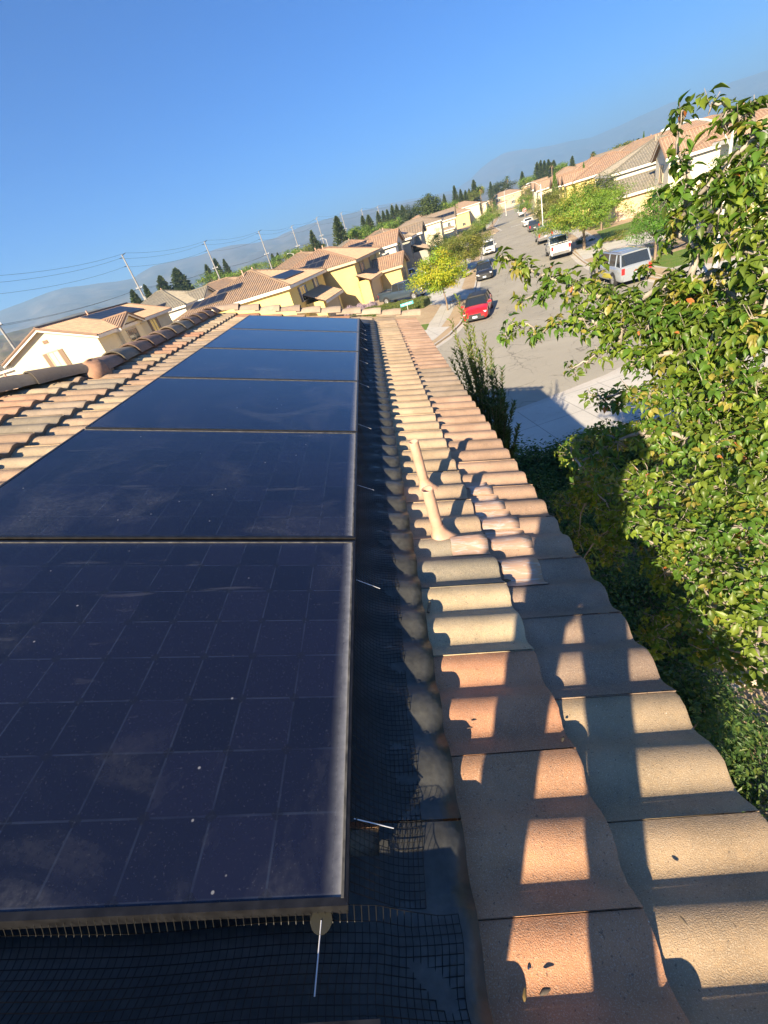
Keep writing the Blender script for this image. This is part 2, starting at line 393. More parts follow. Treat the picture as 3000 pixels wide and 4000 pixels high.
# black flashing apron following the tile waves, plus dark fill over shaded tiles
mb = MB()
def wavy(mb, s0, s1, y0, y1, lift, t=(1, 1, 1), edge=True, ns=4, jag=0., rnd=random.Random(5), follow=False):
    ny = max(4, int((y1 - y0) / .012)); vs = []
    jit = 0
    for j in range(ns + 1):
        for i in range(ny + 1):
            y = y0 + (y1 - y0) * i / ny; s = s0 + (s1 - s0) * j / ns
            if j == ns: jit = jit * .9 + rnd.uniform(-jag, jag); s += jit
            ft_ = (((s - .92) % .36) + .04) / .40 if follow else 0
            wq = wave(y) if follow or s > .20 else wave(y) * (.35 + .65 * max(0, (s - .10) / .10)) + .024 * (.65 - .65 * max(0, (s - .10) / .10))
            vs.append(rf(s, y, BASE_O + wq + lift + .033 * ft_ + .0015 * math.sin(y * 40 + s * 30)))
    N = ny + 1
    fs = [(j * N + i, (j + 1) * N + i, (j + 1) * N + i + 1, j * N + i + 1) for j in range(ns) for i in range(ny)]
    if edge:
        b = len(vs); vs += [v - ROOF_N * .034 for v in vs[ns * N:(ns + 1) * N]]
        fs += [(ns * N + i, b + i, b + i + 1, ns * N + i + 1) for i in range(ny)]
    mb.add(vs, fs, 0, t, smooth=True)
wavy(mb, -.03, .238, .16, 6.95, .044, jag=.0008, ns=6)  # upslope part blackens the shaded tile channel; the outer strip is real flashing
wavy(mb, .06, .236, -1.6, .155, .043, jag=.0008)
wavy(mb, -1.75, .06, -.22, .10, .043, ns=2, edge=False)  # black sheet added in the gap, deepening the shade over the tiles
mb.build('flashing_and_shade_fill', M_lead, house, OFF)
# painted lead skirts and the two vent pipes
def painted_mat():
    M = mat('painted_lead', (.62, .44, .35), .45); T, P = nodes(M); g = G(T); tc = g.n('ShaderNodeTexCoord')
    mp = g.n('ShaderNodeMapping'); mp.inputs['Scale'].default_value = (12, 55, 12); T.links.new(tc.outputs['Object'], mp.inputs['Vector'])
    n = g.noise(mp.outputs[0], 1, 4, .6, 1.5)
    T.links.new(g.mix(g.ramp(n, .5, .62), (.48, .31, .22), (.50, .44, .40)), P.inputs['Base Color'])
    g.bump(n, .002, P); return M
M_plead = painted_mat()
for i, (y0, y1, s0, s1) in enumerate([(1.62, 1.76, .585, .70), (1.47, 1.61, .575, .72), (1.31, 1.46, .572, .74), (1.16, 1.30, .58, .75), (1.12, 1.22, .40, .555), (.93, 1.10, .58, .73)]):
    mb = MB(); wavy(mb, s0, s1, y0, y1, .007, jag=.001, follow=True); mb.build('painted_flashing', M_plead, house, OFF)
for i, (px, py, h) in enumerate([(.306, 1.662, .25), (.312, 1.242, .22)]):
    mb = MB(); bz = -.215
    lean = Vector((-.004, .002, 0))
    p0 = Vector((px, py, bz)); p1 = Vector((px, py, bz + h + .015)) + lean
    mb.tube([p0, p0.lerp(p1, .5), p1], [.0245, .0245, .0245], 20, caps=False)
    # mouth: rim ring, inner wall and a shallow plug added to look lit inside
    mb.loft([[p1 + Vector((math.cos(k * math.pi / 10) * r_, math.sin(k * math.pi / 10) * r_, dz)) for k in range(20)] for r_, dz in ((.0245, -.002), (.0245, .003), (.0205, .003), (.0195, -.012), (.004, -.013))], caps=False)
    pp = mb.build('vent_pipe', M_paint, house, OFF)
    mb = MB(); rings = []
    for j in range(7):
        f = j / 6; ring = []
        for k in range(20):
            ph = 2 * math.pi * k / 20; flare = (1 - f) ** 2.2
            dx = math.cos(ph); dy = math.sin(ph)
            r = .0262 + flare * (.010 + (.042 if dx > 0 else .0) * max(0, dx) ** 1.4)
            x = px + dx * r; y = py + dy * (.0262 + flare * .016)
            surf = rf(0, 0, 0).z - (x) * math.tan(PIT) + (BASE_O + .046) / CP
            z = (1 - f) * (surf - .008) + f * (bz + .058)
            ring.append(Vector((x, y, z + .002 * math.sin(5 * ph + j))))
        rings.append(ring)
    mb.loft(rings, caps=False); mb.build('pipe_boot', M_paint, house, OFF)

# ------------------------------------------------------------------ solar panels
PW, PH = 1.546, 1.046
RM = Matrix.Rotation(PIT, 4, 'Y')
def make_panel(label, y, s_off=0.):
    r = thing('solar_panel', rf(s_off, y, 0) - Vector(OFF), 0, None, None); r.parent = house
    r.rotation_euler = (0, PIT, 0)
    g_ = MB(); g_.add([(-PW + .011, .011, -.0015), (-.011, .011, -.0015), (-.011, PH - .011, -.0015), (-PW + .011, PH - .011, -.0015)], [(0, 1, 2, 3)])
    g_.build('glass', M_pv, r)
    f = MB(); t = .0115
    for (x0, x1, y0, y1) in ((-PW, 0, 0, t), (-PW, 0, PH - t, PH), (-PW, -PW + t, t, PH - t), (-t, 0, t, PH - t)):
        f.box(x0, x1, y0, y1, -.040, 0.)
    f.build('frame', M_frame, r)
    l = MB(); l.box(-.0125, -.0075, .010, PH - .010, -.001, .0012); l.box(-PW + .02, -.012, PH - .0125, PH - .009, -.001, .0010)
    l.build('dirt_line', M_grime, r)
    return r
pl = ['nearest full solar panel, showing its grid of dark cells under dust', 'second solar panel from the bottom of the photo, with faint dust smears',
      'third solar panel from the camera, plain deep blue with smears on its glass', 'fourth solar panel from the camera, clean dark blue glass',
      'second farthest but one solar panel, narrow blue strip above the fourth', 'farthest solar panel, next to the row of rake tiles']
pl[4] = 'fifth solar panel from the camera, thin blue strip just before the farthest one'
for i, l in enumerate(pl): make_panel(l, i * 1.066)
make_panel('solar panel of which only the far frame edge shows along the bottom of the photo', -.128 - PH, .05)
# rails under the panels
# ------------------------------------------------------------------ bird wire
def wire_strip(prof, y0, y1, pitch, name, label, rw=.00075, warp=None, along='y'):
    """prof(t)->(s,o) for t in 0..1 ; wires along y and across"""
    rnd = random.Random(9)
    nT = max(2, int(prof['len'] / pitch)); nY = int((y1 - y0) / pitch)
    P = np.zeros((nT + 1, nY + 1, 3))
    ys = y0 + np.arange(nY + 1) * pitch
    for i in range(nT + 1):
        for j in range(nY + 1):
            t = i / nT; y = ys[j]
            s, o, yy = prof['fn'](t, y)
            P[i, j] = rf(s, yy, o)
    V = []; F = []
    def seg(a, b, n, r=rw):
        d = b - a; L = np.linalg.norm(d, axis=-1, keepdims=True); L[L == 0] = 1; d = d / L
        u = np.cross(d, n); u /= np.linalg.norm(u, axis=-1, keepdims=True) + 1e-9; v = np.cross(u, d)
        return u, v
    nn = np.array(ROOF_N)
    def chain(A, B):
        A = A.reshape(-1, 3); B = B.reshape(-1, 3); u, v = seg(A, B, nn + np.array([.1, .05, 0]))
        k = len(A); base = sum(len(x) for x in V)
        offs = [u * rw, (-.5 * u + .87 * v) * rw, (-.5 * u - .87 * v) * rw]
        V.append(np.stack([A + o for o in offs] + [B + o for o in offs], 1).reshape(-1, 3))
        idx = base + np.arange(k)[:, None] * 6
        for q in ((0, 1, 4, 3), (1, 2, 5, 4), (2, 0, 3, 5)): F.append(idx + np.array(q)[None, :])
    chain(P[:-1], P[1:]); chain(P[:, :-1], P[:, 1:])
    o = raw_mesh(name, np.concatenate(V), np.concatenate(F), M_mesh)
    return o
rw_ = random.Random(2)
ph_ = [rw_.uniform(0, 6) for _ in range(6)]
def side_prof(t, y):
    # from the frame top, over the edge, down and out to the flashing
    bul = .5 + .5 * math.sin(y * 3.1 + ph_[0]) ; bul2 = math.sin(y * 9 + ph_[1])
    reach = .140 + .012 * bul + .004 * bul2
    s = .002 + reach * (t ** 1.05)
    o = -.006 - (.092) * (1 - (1 - t) ** 2.6) + .006 * math.sin(math.pi * t) * (bul - .3) + .003 * math.sin(y * 21 + t * 7)
    o = max(o, BASE_O + wave(y) + .047)
    return s, o, y + .004 * math.sin(t * 5 + y * 4)
o = wire_strip({'len': .20, 'fn': side_prof}, .02, 6.45, .0127, 'wire_mesh', '')
o.parent = house; o.location = (0, 0, -ZG)
def gap_prof(t, x):
    # strip across the gap in front of the nearest panel; here 'y' runs along -s
    y = .004 - .136 * t
    o = -.012 - .050 * math.sin(math.pi * min(1, t ** .6)) - .01 * t + .003 * math.sin(x * 17 + 3 * t) 
    s = -x
    if s > .05: o -= min(.07, (s - .05) * .6)
    o = max(o, BASE_O + wave(y) + .047)
    return s + .003 * math.sin(t * 6), o, y + .003 * math.sin(x * 13)
o = wire_strip({'len': .15, 'fn': gap_prof}, -.20, 1.56, .0127, 'wire_mesh', '')
o.parent = house; o.location = (0, 0, -ZG)
# mesh clips: a rod with a disc each
clips = [((.006, .84, -.012), (.087, .838, -.05), 'second nearest'), ((.004, 1.50, -.012), (.083, 1.52, -.05), 'third nearest'), ((.004, 2.28, -.012), (.086, 2.30, -.05), ''),
         ((.004, 3.18, -.012), (.085, 3.20, -.05), ''), ((.006, 3.93, -.012), (.088, 3.97, -.05), ''), ((.006, 4.54, -.012), (.092, 4.56, -.05), ''), ((.006, 5.07, -.012), (.092, 5.10, -.05), ''),
         ((.006, 5.37, -.012), (.087, 5.40, -.05), ''), ((.006, 5.67, -.012), (.087, 5.70, -.05), '')]
clips.insert(0, ((.008, .134, -.012), (.088, .130, -.05), 'nearest'))
names = ['thin silver rod on the side mesh, level with the lower half of the nearest panel', 'thin silver rod on the side mesh beside the top of the nearest panel', 'thin silver rod on the side mesh beside the middle of the second panel',
         'thin silver rod on the side mesh at the foot of the third panel', 'thin silver rod on the side mesh at the foot of the fourth panel', 'thin silver rod at the top of the fourth panel',
         'thin silver rod beside the lower part of the fifth panel', 'thin silver rod beside the upper part of the fifth panel', 'thin silver rod at the foot of the farthest panel', 'thin silver rod farthest up the side mesh']
def clip(a, b, lab, disc=.0035):
    A, B = rf(*a), rf(*b); t = thing('mesh_clip', A - Vector(OFF), 0, None, None); t.parent = house
    mb = MB(); mb.tube([A, B], .0012, 6); mb.build('rod', M_rod, t, A)
    mb = MB(); d = (B - A).normalized(); mb.tube([A + d * .004 , A + d * .006], disc, 14); mb.build('disc', M_disc, t, A)
for (a, b, _), l in zip(clips, names): clip(a, b, l)
A, B = rf(-.046, -.010, -.030), rf(-.050, -.097, -.035)
t = thing('mesh_clip', A - Vector(OFF), 0, None, None); t.parent = house
mb = MB(); mb.tube([A, B], .0013, 6); mb.build('rod', M_rod, t, A)
mb = MB(); mb.tube([A, A - ROOF_N * .0012], .0185, 20); mb.build('disc', M_disc, t, A)
# small litter on the tiles
def leaf_litter(s, y, size, col, lab, name, cat, ang, lift=.038, curl=.4):
    mb = MB(); pts = []
    c = rf(s, y, BASE_O + wave(y) + lift); ux = rf(1, 0) ; uy = Vector((0, 1, 0)); d = ux * math.cos(ang) + uy * math.sin(ang); e = ROOF_N.cross(d)
    rn = random.Random(int(size * 1e5) + int(ang * 100)); rings = []
    for i in range(8):
        f = i / 7; r = size * (.10 + .16 * math.sin(math.pi * f)) * rn.uniform(.85, 1.15); q = c + d * (f - .5) * size + ROOF_N * (size * .14 + .002)
        ring = []
        for k in range(9):
            th = -1.1 + (3.6 + curl) * k / 8 + .25 * f; rr_ = r * (1 - .06 * k) * rn.uniform(.92, 1.08)
            ring.append(q + e * (math.cos(th) * rr_) + ROOF_N * (math.sin(th) * rr_ * .8))
        rings.append(ring)
    mb.loft(rings, close=False, caps=False)
    o = mb.build(name, mat(name + '_mat', col, .8, noise=(80, .4, 3)), None, c); o.location = c
    return tag(o, lab, cat, 'dry leaf litter on the roof tiles')
leaf_litter(.336, -.094, .022, (.10, .08, .06), 'curled dark dry leaf, right one of the pair near the bottom edge', 'dry_leaf', 'leaf', .3)
leaf_litter(.300, -.096, .017, (.20, .13, .04), 'small dry leaf with a yellow tip, left one of the pair near the bottom edge', 'dry_leaf', 'leaf', 1.2)
leaf_litter(.571, .957, .045, (.10, .07, .04), 'large curled brown leaf stuck under the painted flashing', 'dry_leaf', 'leaf', .1, .02, .6)
leaf_litter(.538, .333, .018, (.07, .06, .04), 'tiny dark leaf in the valley of the eave tiles', 'dry_leaf', 'leaf', .9)
leaf_litter(.307, .375, .016, (.09, .06, .05), 'small dark curl of leaf on the orange tile', 'dry_leaf', 'leaf', .2)
leaf_litter(.62, -.02, .016, (.12, .09, .06), 'small dry leaf in shadow at the step of the eave tiles', 'dry_leaf', 'leaf', 2.)
c = rf(.26, .825, BASE_O + wave(.825) + .022)
mb = MB(); ux = rf(1, 0); mb.tube([c + ux * -.004 + Vector((0, -.022, 0)) + ROOF_N * .006, c + Vector((0, .022, 0)) + ux * .006 + ROOF_N * .012], [.0055, .0045], 7)
mb.build('twig', mat('twig_bark', (.18, .14, .09), .9, noise=(120, .4, 3)), None, c).location = c
tag(bpy.data.objects['twig'], 'short grey stub of twig on the pale tile', 'twig')
# ================================================================== setting
def ground_mat(name, c1, c2, c3, s1=.6, s2=8, rough=.95, bump=.02, bs=20):
    M = mat(name, rough=rough, spec=.2); T, P = nodes(M); g = G(T); tc = g.n('ShaderNodeTexCoord'); v = tc.outputs['Object']
    a = g.mix(g.ramp(g.noise(v, s1, 5, .6), .35, .65), c1, c2); a = g.mix(g.ramp(g.noise(v, s2, 4, .65), .5, .75, 0, .6), a, c3)
    T.links.new(a, P.inputs['Base Color']); g.bump(g.noise(v, bs, 3), bump, P); return M
M_base = ground_mat('plain_ground', (.17, .15, .09), (.10, .12, .05), (.26, .21, .14), .01, .06)
M_dirt = ground_mat('yard_dirt', (.42, .32, .21), (.34, .25, .16), (.54, .43, .30), .5, 7, bump=.05, bs=9)
M_lawn = ground_mat('lawn_grass', (.10, .19, .03), (.16, .20, .05), (.05, .11, .02), 1.5, 30, bump=.03, bs=60)
def road_mat():
    M = mat('asphalt', rough=.92, spec=.2); T, P = nodes(M); g = G(T); tc = g.n('ShaderNodeTexCoord'); v = tc.outputs['Object']
    a = g.mix(g.ramp(g.noise(v, .25, 5, .6, .6), .35, .65), (.355, .33, .275), (.29, .27, .225))
    a = g.mix(g.ramp(g.noise(v, 2.2, 5, .7), .55, .8, 0, .4), a, (.36, .325, .27))
    a = g.mix(g.ramp(g.noise(v, 90, 2, .6), .5, .7, 0, .25), a, (.10, .09, .08))
    # wandering tar-dark cracks: edges of warped cells, only in patches
    w_ = g.n('ShaderNodeVectorMath', operation='ADD'); nn_ = g.n('ShaderNodeTexNoise'); nn_.inputs['Scale'].default_value = .9; nn_.inputs['Detail'].default_value = 5
    T.links.new(v, nn_.inputs['Vector']); T.links.new(v, w_.inputs[0]); T.links.new(nn_.outputs['Color'], w_.inputs[1])
    vo = g.n('ShaderNodeTexVoronoi', feature='DISTANCE_TO_EDGE'); vo.inputs['Scale'].default_value = .42; T.links.new(w_.outputs[0], vo.inputs['Vector'])
    vo2 = g.n('ShaderNodeTexVoronoi', feature='DISTANCE_TO_EDGE'); vo2.inputs['Scale'].default_value = 1.5; T.links.new(w_.outputs[0], vo2.inputs['Vector'])
    cr = g.ramp(vo.outputs['Distance'], .004, .012, .55, 0)
    cr = g.math('MAXIMUM', cr, g.math('MULTIPLY', g.ramp(vo2.outputs['Distance'], .006, .016, .5, 0), g.ramp(g.noise(v, .35, 2), .52, .58)))
    cr = g.math('MULTIPLY', cr, g.ramp(g.noise(v, .7, 2), .38, .52))
    a = g.mix(cr, a, (.06, .055, .05))
    # oil and water stains stretched along the kerb lane
    mp = g.n('ShaderNodeMapping'); mp.inputs['Rotation'].default_value = (0, 0, R_(14)); mp.inputs['Scale'].default_value = (1.4, .35, 1); T.links.new(v, mp.inputs['Vector'])
    a = g.mix(g.ramp(g.noise(mp.outputs[0], 1., 4, .6), .66, .74, 0, .35), a, (.07, .065, .06))
    T.links.new(a, P.inputs['Base Color']); g.bump(g.noise(v, 60, 3), .006, P); return M
M_road = road_mat()
def concrete_mat(name, col=(.46, .44, .40), joints=None, rot=0., off=(0, 0)):
    M = mat(name, rough=.9, spec=.25); T, P = nodes(M); g = G(T); tc = g.n('ShaderNodeTexCoord'); v = tc.outputs['Object']
    a = g.mix(g.ramp(g.noise(v, .7, 5, .6), .35, .65), col, tuple(c * .86 for c in col))
    a = g.mix(g.ramp(g.noise(v, 14, 4, .7), .5, .8, 0, .3), a, tuple(c * 1.15 for c in col))
    a = g.mix(g.ramp(g.noise(v, 3, 3, .6, .5), .64, .7, 0, .3), a, tuple(c * .6 for c in col))
    if joints:
        mp = g.n('ShaderNodeMapping'); mp.inputs['Rotation'].default_value = (0, 0, rot); mp.inputs['Location'].default_value = (*off, 0); T.links.new(v, mp.inputs['Vector'])
        sp = g.n('ShaderNodeSeparateXYZ'); T.links.new(mp.outputs[0], sp.inputs[0])
        j = None
        for i in (0, 1):
            f = g.math('ABSOLUTE', g.math('SUBTRACT', g.math('FRACT', g.math('DIVIDE', sp.outputs[i], joints[i])), .5))
            e = g.ramp(f, .5 - .016 / joints[i], .5 - .008 / joints[i]); j = e if j is None else g.math('MAXIMUM', j, e)
        a = g.mix(g.math('MULTIPLY', j, .75), a, tuple(c * .3 for c in col))
    T.links.new(a, P.inputs['Base Color']); g.bump(g.noise(v, 40, 3), .004, P); return M
M_conc = concrete_mat('pavement_concrete', (.47, .44, .39), (1.5, 1.5), R_(14.5))
M_kerb = concrete_mat('kerb_concrete', (.48, .45, .41))
M_drive = concrete_mat('driveway_concrete', (.50, .48, .44), (1.72, 1.72), R_(-8), (.3, .62))
def struct(o): return tag(o, kind='structure')
# one base sheet out to the horizon, very slightly lower than the road
mb = MB(); mb.add([(-14000, -600, ZG - .02), (14000, -600, ZG - .02), (14000, 16000, ZG - .02), (-14000, 16000, ZG - .02)], [(0, 1, 2, 3)]); struct(mb.build('ground', M_base))
LK = [(-60, 18), (-25, 21), (-12, 23.3), (-6, 25), (-1, 26.8), (3.2, 29.5), (4.6, 31.3), (5.8, 33.6), (7.2, 37.2), (9, 43.3), (12.2, 55.5), (16.9, 73.6), (22.9, 95.5), (23.3, 99), (21.5, 102), (18, 104), (-60, 124)]
LK2 = [(-60, 137), (26, 114.6), (30, 114.6), (32, 118), (37, 143), (46, 172), (57.4, 210.5), (57.5, 214), (54, 217), (10, 229)]
RK = [(120, 200), (76, 212), (71, 211.5), (67.5, 207), (57.5, 180), (48.5, 149), (46, 140), (49, 134.6), (100, 121), (100, 110), (45, 125), (39.5, 124), (37.5, 118), (35.3, 107), (31.8, 92), (25.8, 66), (21.6, 52.4), (19.4, 44.6), (18.3, 40), (17.9, 34), (17.8, 29.2), (17.0, 24.5), (14.6, 20.6), (11.8, 18.2), (8.7, 16.7), (5.7, 15.9), (3.2, 15.4), (-10, 14), (-60, 8)]
mb = MB(); mb.add([(-62, 5, ZG), (20, 5, ZG), (110, 90, ZG), (125, 200, ZG), (90, 236, ZG), (8, 240, ZG), (-62, 140, ZG)], [(0, 1, 2, 3, 4, 5, 6)]); struct(mb.build('road', M_road))
ZK = ZG + .13
def ngon(name, pts, z, M, thick=0.):
    bm = bmesh_from(pts, z, thick); me = bpy.data.meshes.new(name); bm.to_mesh(me); bm.free(); me.materials.append(M)
    o = bpy.data.objects.new(name, me); COL.objects.link(o); return o
import bmesh
def bmesh_from(pts, z, thick):
    bm = bmesh.new(); vs = [bm.verts.new((x, y, z)) for x, y in pts]; f = bm.faces.new(vs); f.normal_update()
    if f.normal.z < 0: f.normal_flip()
    if thick:
        n = len(pts); lo = [bm.verts.new((x, y, z - thick)) for x, y in pts]
        for i in range(n): bm.faces.new((vs[i], vs[(i + 1) % n], lo[(i + 1) % n], lo[i]))
    bmesh.ops.triangulate(bm, faces=[q for q in bm.faces if len(q.verts) > 4]); bmesh.ops.recalc_face_normals(bm, faces=bm.faces)
    return bm
struct(ngon('ground', LK + [(-61, 124)], ZK, M_dirt, .14))
struct(ngon('ground', LK2 + [(-61, 229)], ZK, M_dirt, .14))
struct(ngon('ground', RK[:10][::1] + [(121, 121)], ZK, M_dirt, .14)) if False else None
struct(ngon('ground', RK[0:9] + [(120, 116.5)], ZK, M_dirt, .14))
struct(ngon('ground', RK[9:] + [(-61, -60), (121, -60), (121, 104)], ZK, M_dirt, .14))
struct(ngon('ground', [(10, 240.5), (54, 229.5), (66, 226.5), (92, 222), (125, 212), (140, 420), (0, 420)], ZK, M_dirt, .14))
def offset(pl, d):
    out = []
    for i, (x, y) in enumerate(pl):
        a = Vector(pl[max(i - 1, 0)]); b = Vector(pl[min(i + 1, len(pl) - 1)]); t = (b - a).normalized()
        out.append((x - t.y * d, y + t.x * d))
    return out
def strip(name, pl, d0, d1, z, M):
    a = offset(pl, d0); b = offset(pl, d1); mb = MB(); n = len(pl)
    mb.add([(x, y, z) for x, y in a] + [(x, y, z) for x, y in b], [(i, i + 1, n + i + 1, n + i) for i in range(n - 1)]); return struct(mb.build(name, M))
for pl, sg in ((LK, 1), (LK2, 1), (RK[0:9], 1), (RK[9:], 1)):
    # blocks lie on the left of LK, and on the left of RK as listed
    strip('kerb', pl, -.42 * sg, 0, ZG + .006, M_kerb)
    strip('kerb', pl, 0, .16 * sg, ZK + .005, M_kerb)
strip('pavement', LK[:13], 1.5, 3.0, ZK + .006, M_conc)
strip('pavement', LK2[4:7], 1.5, 3.0, ZK + .006, M_conc)
strip('pavement', RK[14:21], 1.6, 3.1, ZK + .006, M_conc)
strip('pavement', RK[3:7], 1.6, 3.1, ZK + .006, M_conc)
def quad(name, pts, z, M): return struct(ngon(name, pts, z, M))
# our own drive and path, the joints cut into it
quad('driveway', [(-6, 11.2), (13.8, 12.6), (15.2, 19.2), (12.0, 18.05), (8.7, 16.55), (5.7, 15.75), (3.2, 15.25), (-6, 14.3)], ZK + .008, M_drive)
# drives of the other houses
fx = lambda a, b, x, y: (a[0] + x * .968 + y * .25, a[1] - x * .25 + y * .968)
quad('driveway', [(1.5, 57.5), (8.0, 55.2), (9.6, 46.2), (8.4, 42.2), (6.6, 43.2), (1.0, 52.0)], ZK + .010, M_drive)
quad('driveway', [(-1.2, 31.2), (2.6, 30.0), (3.6, 31.2), (5.0, 33.6), (2.2, 37.6), (-4, 42)], ZK + .010, M_drive)
quad('driveway', [(21.9, 52.2), (19.6, 44.7), (28, 41.8), (40, 41.2), (42, 46.0), (30, 49.2)], ZK + .010, M_drive)
quad('driveway', [(18.0, 29.6), (17.2, 24.6), (15.6, 21.6), (24, 17.5), (40, 16), (42, 27), (28, 29)], ZK + .010, M_drive)
quad('driveway', [(27.5, 73), (33.0, 71), (36.5, 82.5), (30.4, 86.0)], ZK + .010, M_drive)
quad('driveway', [(71, 226), (86, 223), (90, 290), (76, 292)], ZK + .010, M_drive)
quad('driveway', [(11.0, 57), (15.7, 69.0), (9, 78), (5, 74)], ZK + .010, M_drive)
quad('lawn', [(25.2, 52.6), (31.2, 49.6), (37, 50.5), (34.5, 61), (28.6, 62)], ZK + .011, M_lawn)
quad('lawn', [(20.4, 40.8), (24.5, 40.6), (27, 40.2), (21, 42.2)], ZK + .012, M_lawn)
quad('lawn', [(1.0, 35.6), (3.4, 34.8), (3.9, 36.8), (2.0, 38.6)], ZK + .013, M_lawn)
quad('lawn', [(20.0, 36.5), (19.6, 31.5), (28, 30.5), (28, 36)], ZK + .011, M_lawn)
# white letters worn on the asphalt before the crossing: only strokes are left
mb = MB()
for (cx, cy) in ((38.6, 139.2), (36.6, 119.0)):
    for i in range(7):
        x = cx + (i - 3) * .55; y = cy - (i - 3) * .14
        mb.box(x, x + .32, y - .6 + .2 * (i % 2), y + .6, ZG + .004, ZG + .008)
struct(mb.build('road_marking', mat('worn_white_paint', (.6, .6, .57), .8)))

# ------------------------------------------------------------------ hills and mountains
def range_mesh(name, prof, dist, depth, M, seed, base=0.):
    azs = [a for a, _ in prof]; sl = [s for _, s in prof]; rnd = np.random.RandomState(seed)
    N = 260; a = np.linspace(azs[0], azs[-1], N); h = np.interp(a, azs, sl)
    rough = np.zeros(N)
    for k in (5, 11, 23, 47, 90): rough += np.interp(a, np.linspace(azs[0], azs[-1], k * 3), rnd.uniform(-1, 1, k * 3)) / k
    K = 14; V = np.zeros((K, N, 3))
    for j in range(K):
        f = j / (K - 1); d = dist - depth * (1 - f)
        fold = np.interp(a, np.linspace(azs[0], azs[-1], 60), rnd.uniform(-1, 1, 60))
        hh = (h + rough * .006) * dist * f ** 1.35 + fold * dist * .0045 * math.sin(math.pi * f) * 2 * (1 - f * .5)
        hh[:] = np.maximum(hh, 0) if j else -8
        V[j, :, 0] = d * np.sin(np.radians(a)) + .3; V[j, :, 1] = d * np.cos(np.radians(a)) - .26; V[j, :, 2] = hh + .91
    F = np.array([(j * N + i, (j + 1) * N + i, (j + 1) * N + i + 1, j * N + i + 1) for j in range(K - 1) for i in range(N - 1)])[:, ::-1]
    return struct(raw_mesh(name, V.reshape(-1, 3), F, M, smooth=True))
M_mtn = ground_mat('mountain_scrub', (.15, .12, .09), (.09, .09, .07), (.28, .23, .17), .0012, .006, bump=12, bs=.01)
range_mesh('mountain_range', [(-60, .035), (-50, .045), (-43, .050), (-40, .053), (-37, .060), (-35, .063), (-33, .066), (-31, .067), (-28, .0585), (-26.5, .053), (-24.8, .0495), (-23.8, .055), (-22.2, .060), (-19.5, .0575), (-17.4, .055), (-15.5, .057), (-13.9, .0555), (-11.3, .047), (-9, .0445), (-8, .0475), (-5.7, .0485), (-3.5, .0475), (-2, .046), (1, .042), (4, .036), (8, .028), (14, .014), (22, .004)], 4000, 2000, M_mtn, 4)
range_mesh('mountain_range', [(-4, .038), (3, .041), (8, .031), (11, .029), (12.6, .036), (13.8, .047), (15, .053), (16.1, .0555), (17.9, .0518), (19, .046), (20.5, .0425), (22, .041), (24, .035), (26.5, .037), (30, .043), (36, .040), (50, .03)], 7300, 2300, M_mtn, 8)
M_hill = ground_mat('brown_hill', (.16, .12, .08), (.10, .10, .05), (.24, .18, .12), .008, .05, bump=1, bs=.05)
range_mesh('hill', [(-62, .026), (-44, .0285), (-38, .029), (-35, .0272), (-31, .025), (-28, .02), (-22, .008)], 1100, 500, M_hill, 5)

# ------------------------------------------------------------------ houses
def roof_mat(name, cols):
    M = mat(name, rough=.9, spec=.2); T, P = nodes(M); g = G(T); uv = g.n('ShaderNodeUVMap')
    sp = g.n('ShaderNodeSeparateXYZ'); T.links.new(uv.outputs[0], sp.inputs[0])
    U, V = sp.outputs[0], sp.outputs[1]
    row = g.math('FLOOR', g.math('DIVIDE', V, .36)); uu = g.math('ADD', g.math('DIVIDE', U, .305), g.math('MULTIPLY', row, .5))
    cb = g.n('ShaderNodeCombineXYZ'); g.put(cb.inputs[0], g.math('FLOOR', uu)); g.put(cb.inputs[1], row)
    wn = g.n('ShaderNodeTexWhiteNoise', noise_dimensions='2D'); T.links.new(cb.outputs[0], wn.inputs['Vector'])
    c = g.mix(g.ramp(wn.outputs[0], .2, .45), cols[0], cols[1]); c = g.mix(g.ramp(wn.outputs[0], .6, .85), c, cols[2])
    tc = g.n('ShaderNodeTexCoord'); c = g.mix(g.ramp(g.noise(tc.outputs['Object'], .8, 4, .6), .4, .7, 0, .4), c, cols[3])
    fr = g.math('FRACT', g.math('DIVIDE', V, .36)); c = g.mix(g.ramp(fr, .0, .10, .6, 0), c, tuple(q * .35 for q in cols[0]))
    T.links.new(c, P.inputs['Base Color'])
    h = g.math('ADD', g.math('ABSOLUTE', g.math('SINE', g.math('MULTIPLY', U, math.pi / .305))), g.math('MULTIPLY', g.math('SUBTRACT', 1., fr), .6))
    g.bump(h, .07, P, 1.); return M
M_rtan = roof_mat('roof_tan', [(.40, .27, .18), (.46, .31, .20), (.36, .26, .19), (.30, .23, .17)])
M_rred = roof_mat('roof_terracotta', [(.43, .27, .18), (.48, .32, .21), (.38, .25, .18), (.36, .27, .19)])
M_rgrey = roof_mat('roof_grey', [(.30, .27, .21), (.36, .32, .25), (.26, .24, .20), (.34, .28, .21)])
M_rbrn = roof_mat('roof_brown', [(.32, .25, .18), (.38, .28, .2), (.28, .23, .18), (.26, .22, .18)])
M_glass = mat('window_glass', (.05, .06, .065), .08, spec=.9)
M_glassg = mat('window_glass_blind', (.35, .55, .42), .2, spec=.6)
M_trimw = mat('white_trim', (.70, .66, .58), .7, noise=(2, .06, 3))
M_trimt = mat('tan_trim', (.50, .40, .27), .7)
M_shut_g = mat('slate_shutter', (.10, .10, .12), .6)
M_shut_b = mat('brown_shutter', (.20, .13, .08), .6)
M_gdoor = mat('garage_door_paint', (.42, .35, .26), .6)
M_door = mat('front_door', (.10, .05, .03), .5)
M_stone = mat('stone_veneer', (.45, .34, .26), .9, noise=[(3, .35, 3), (9, .3, 2)], bump=(6, .06))
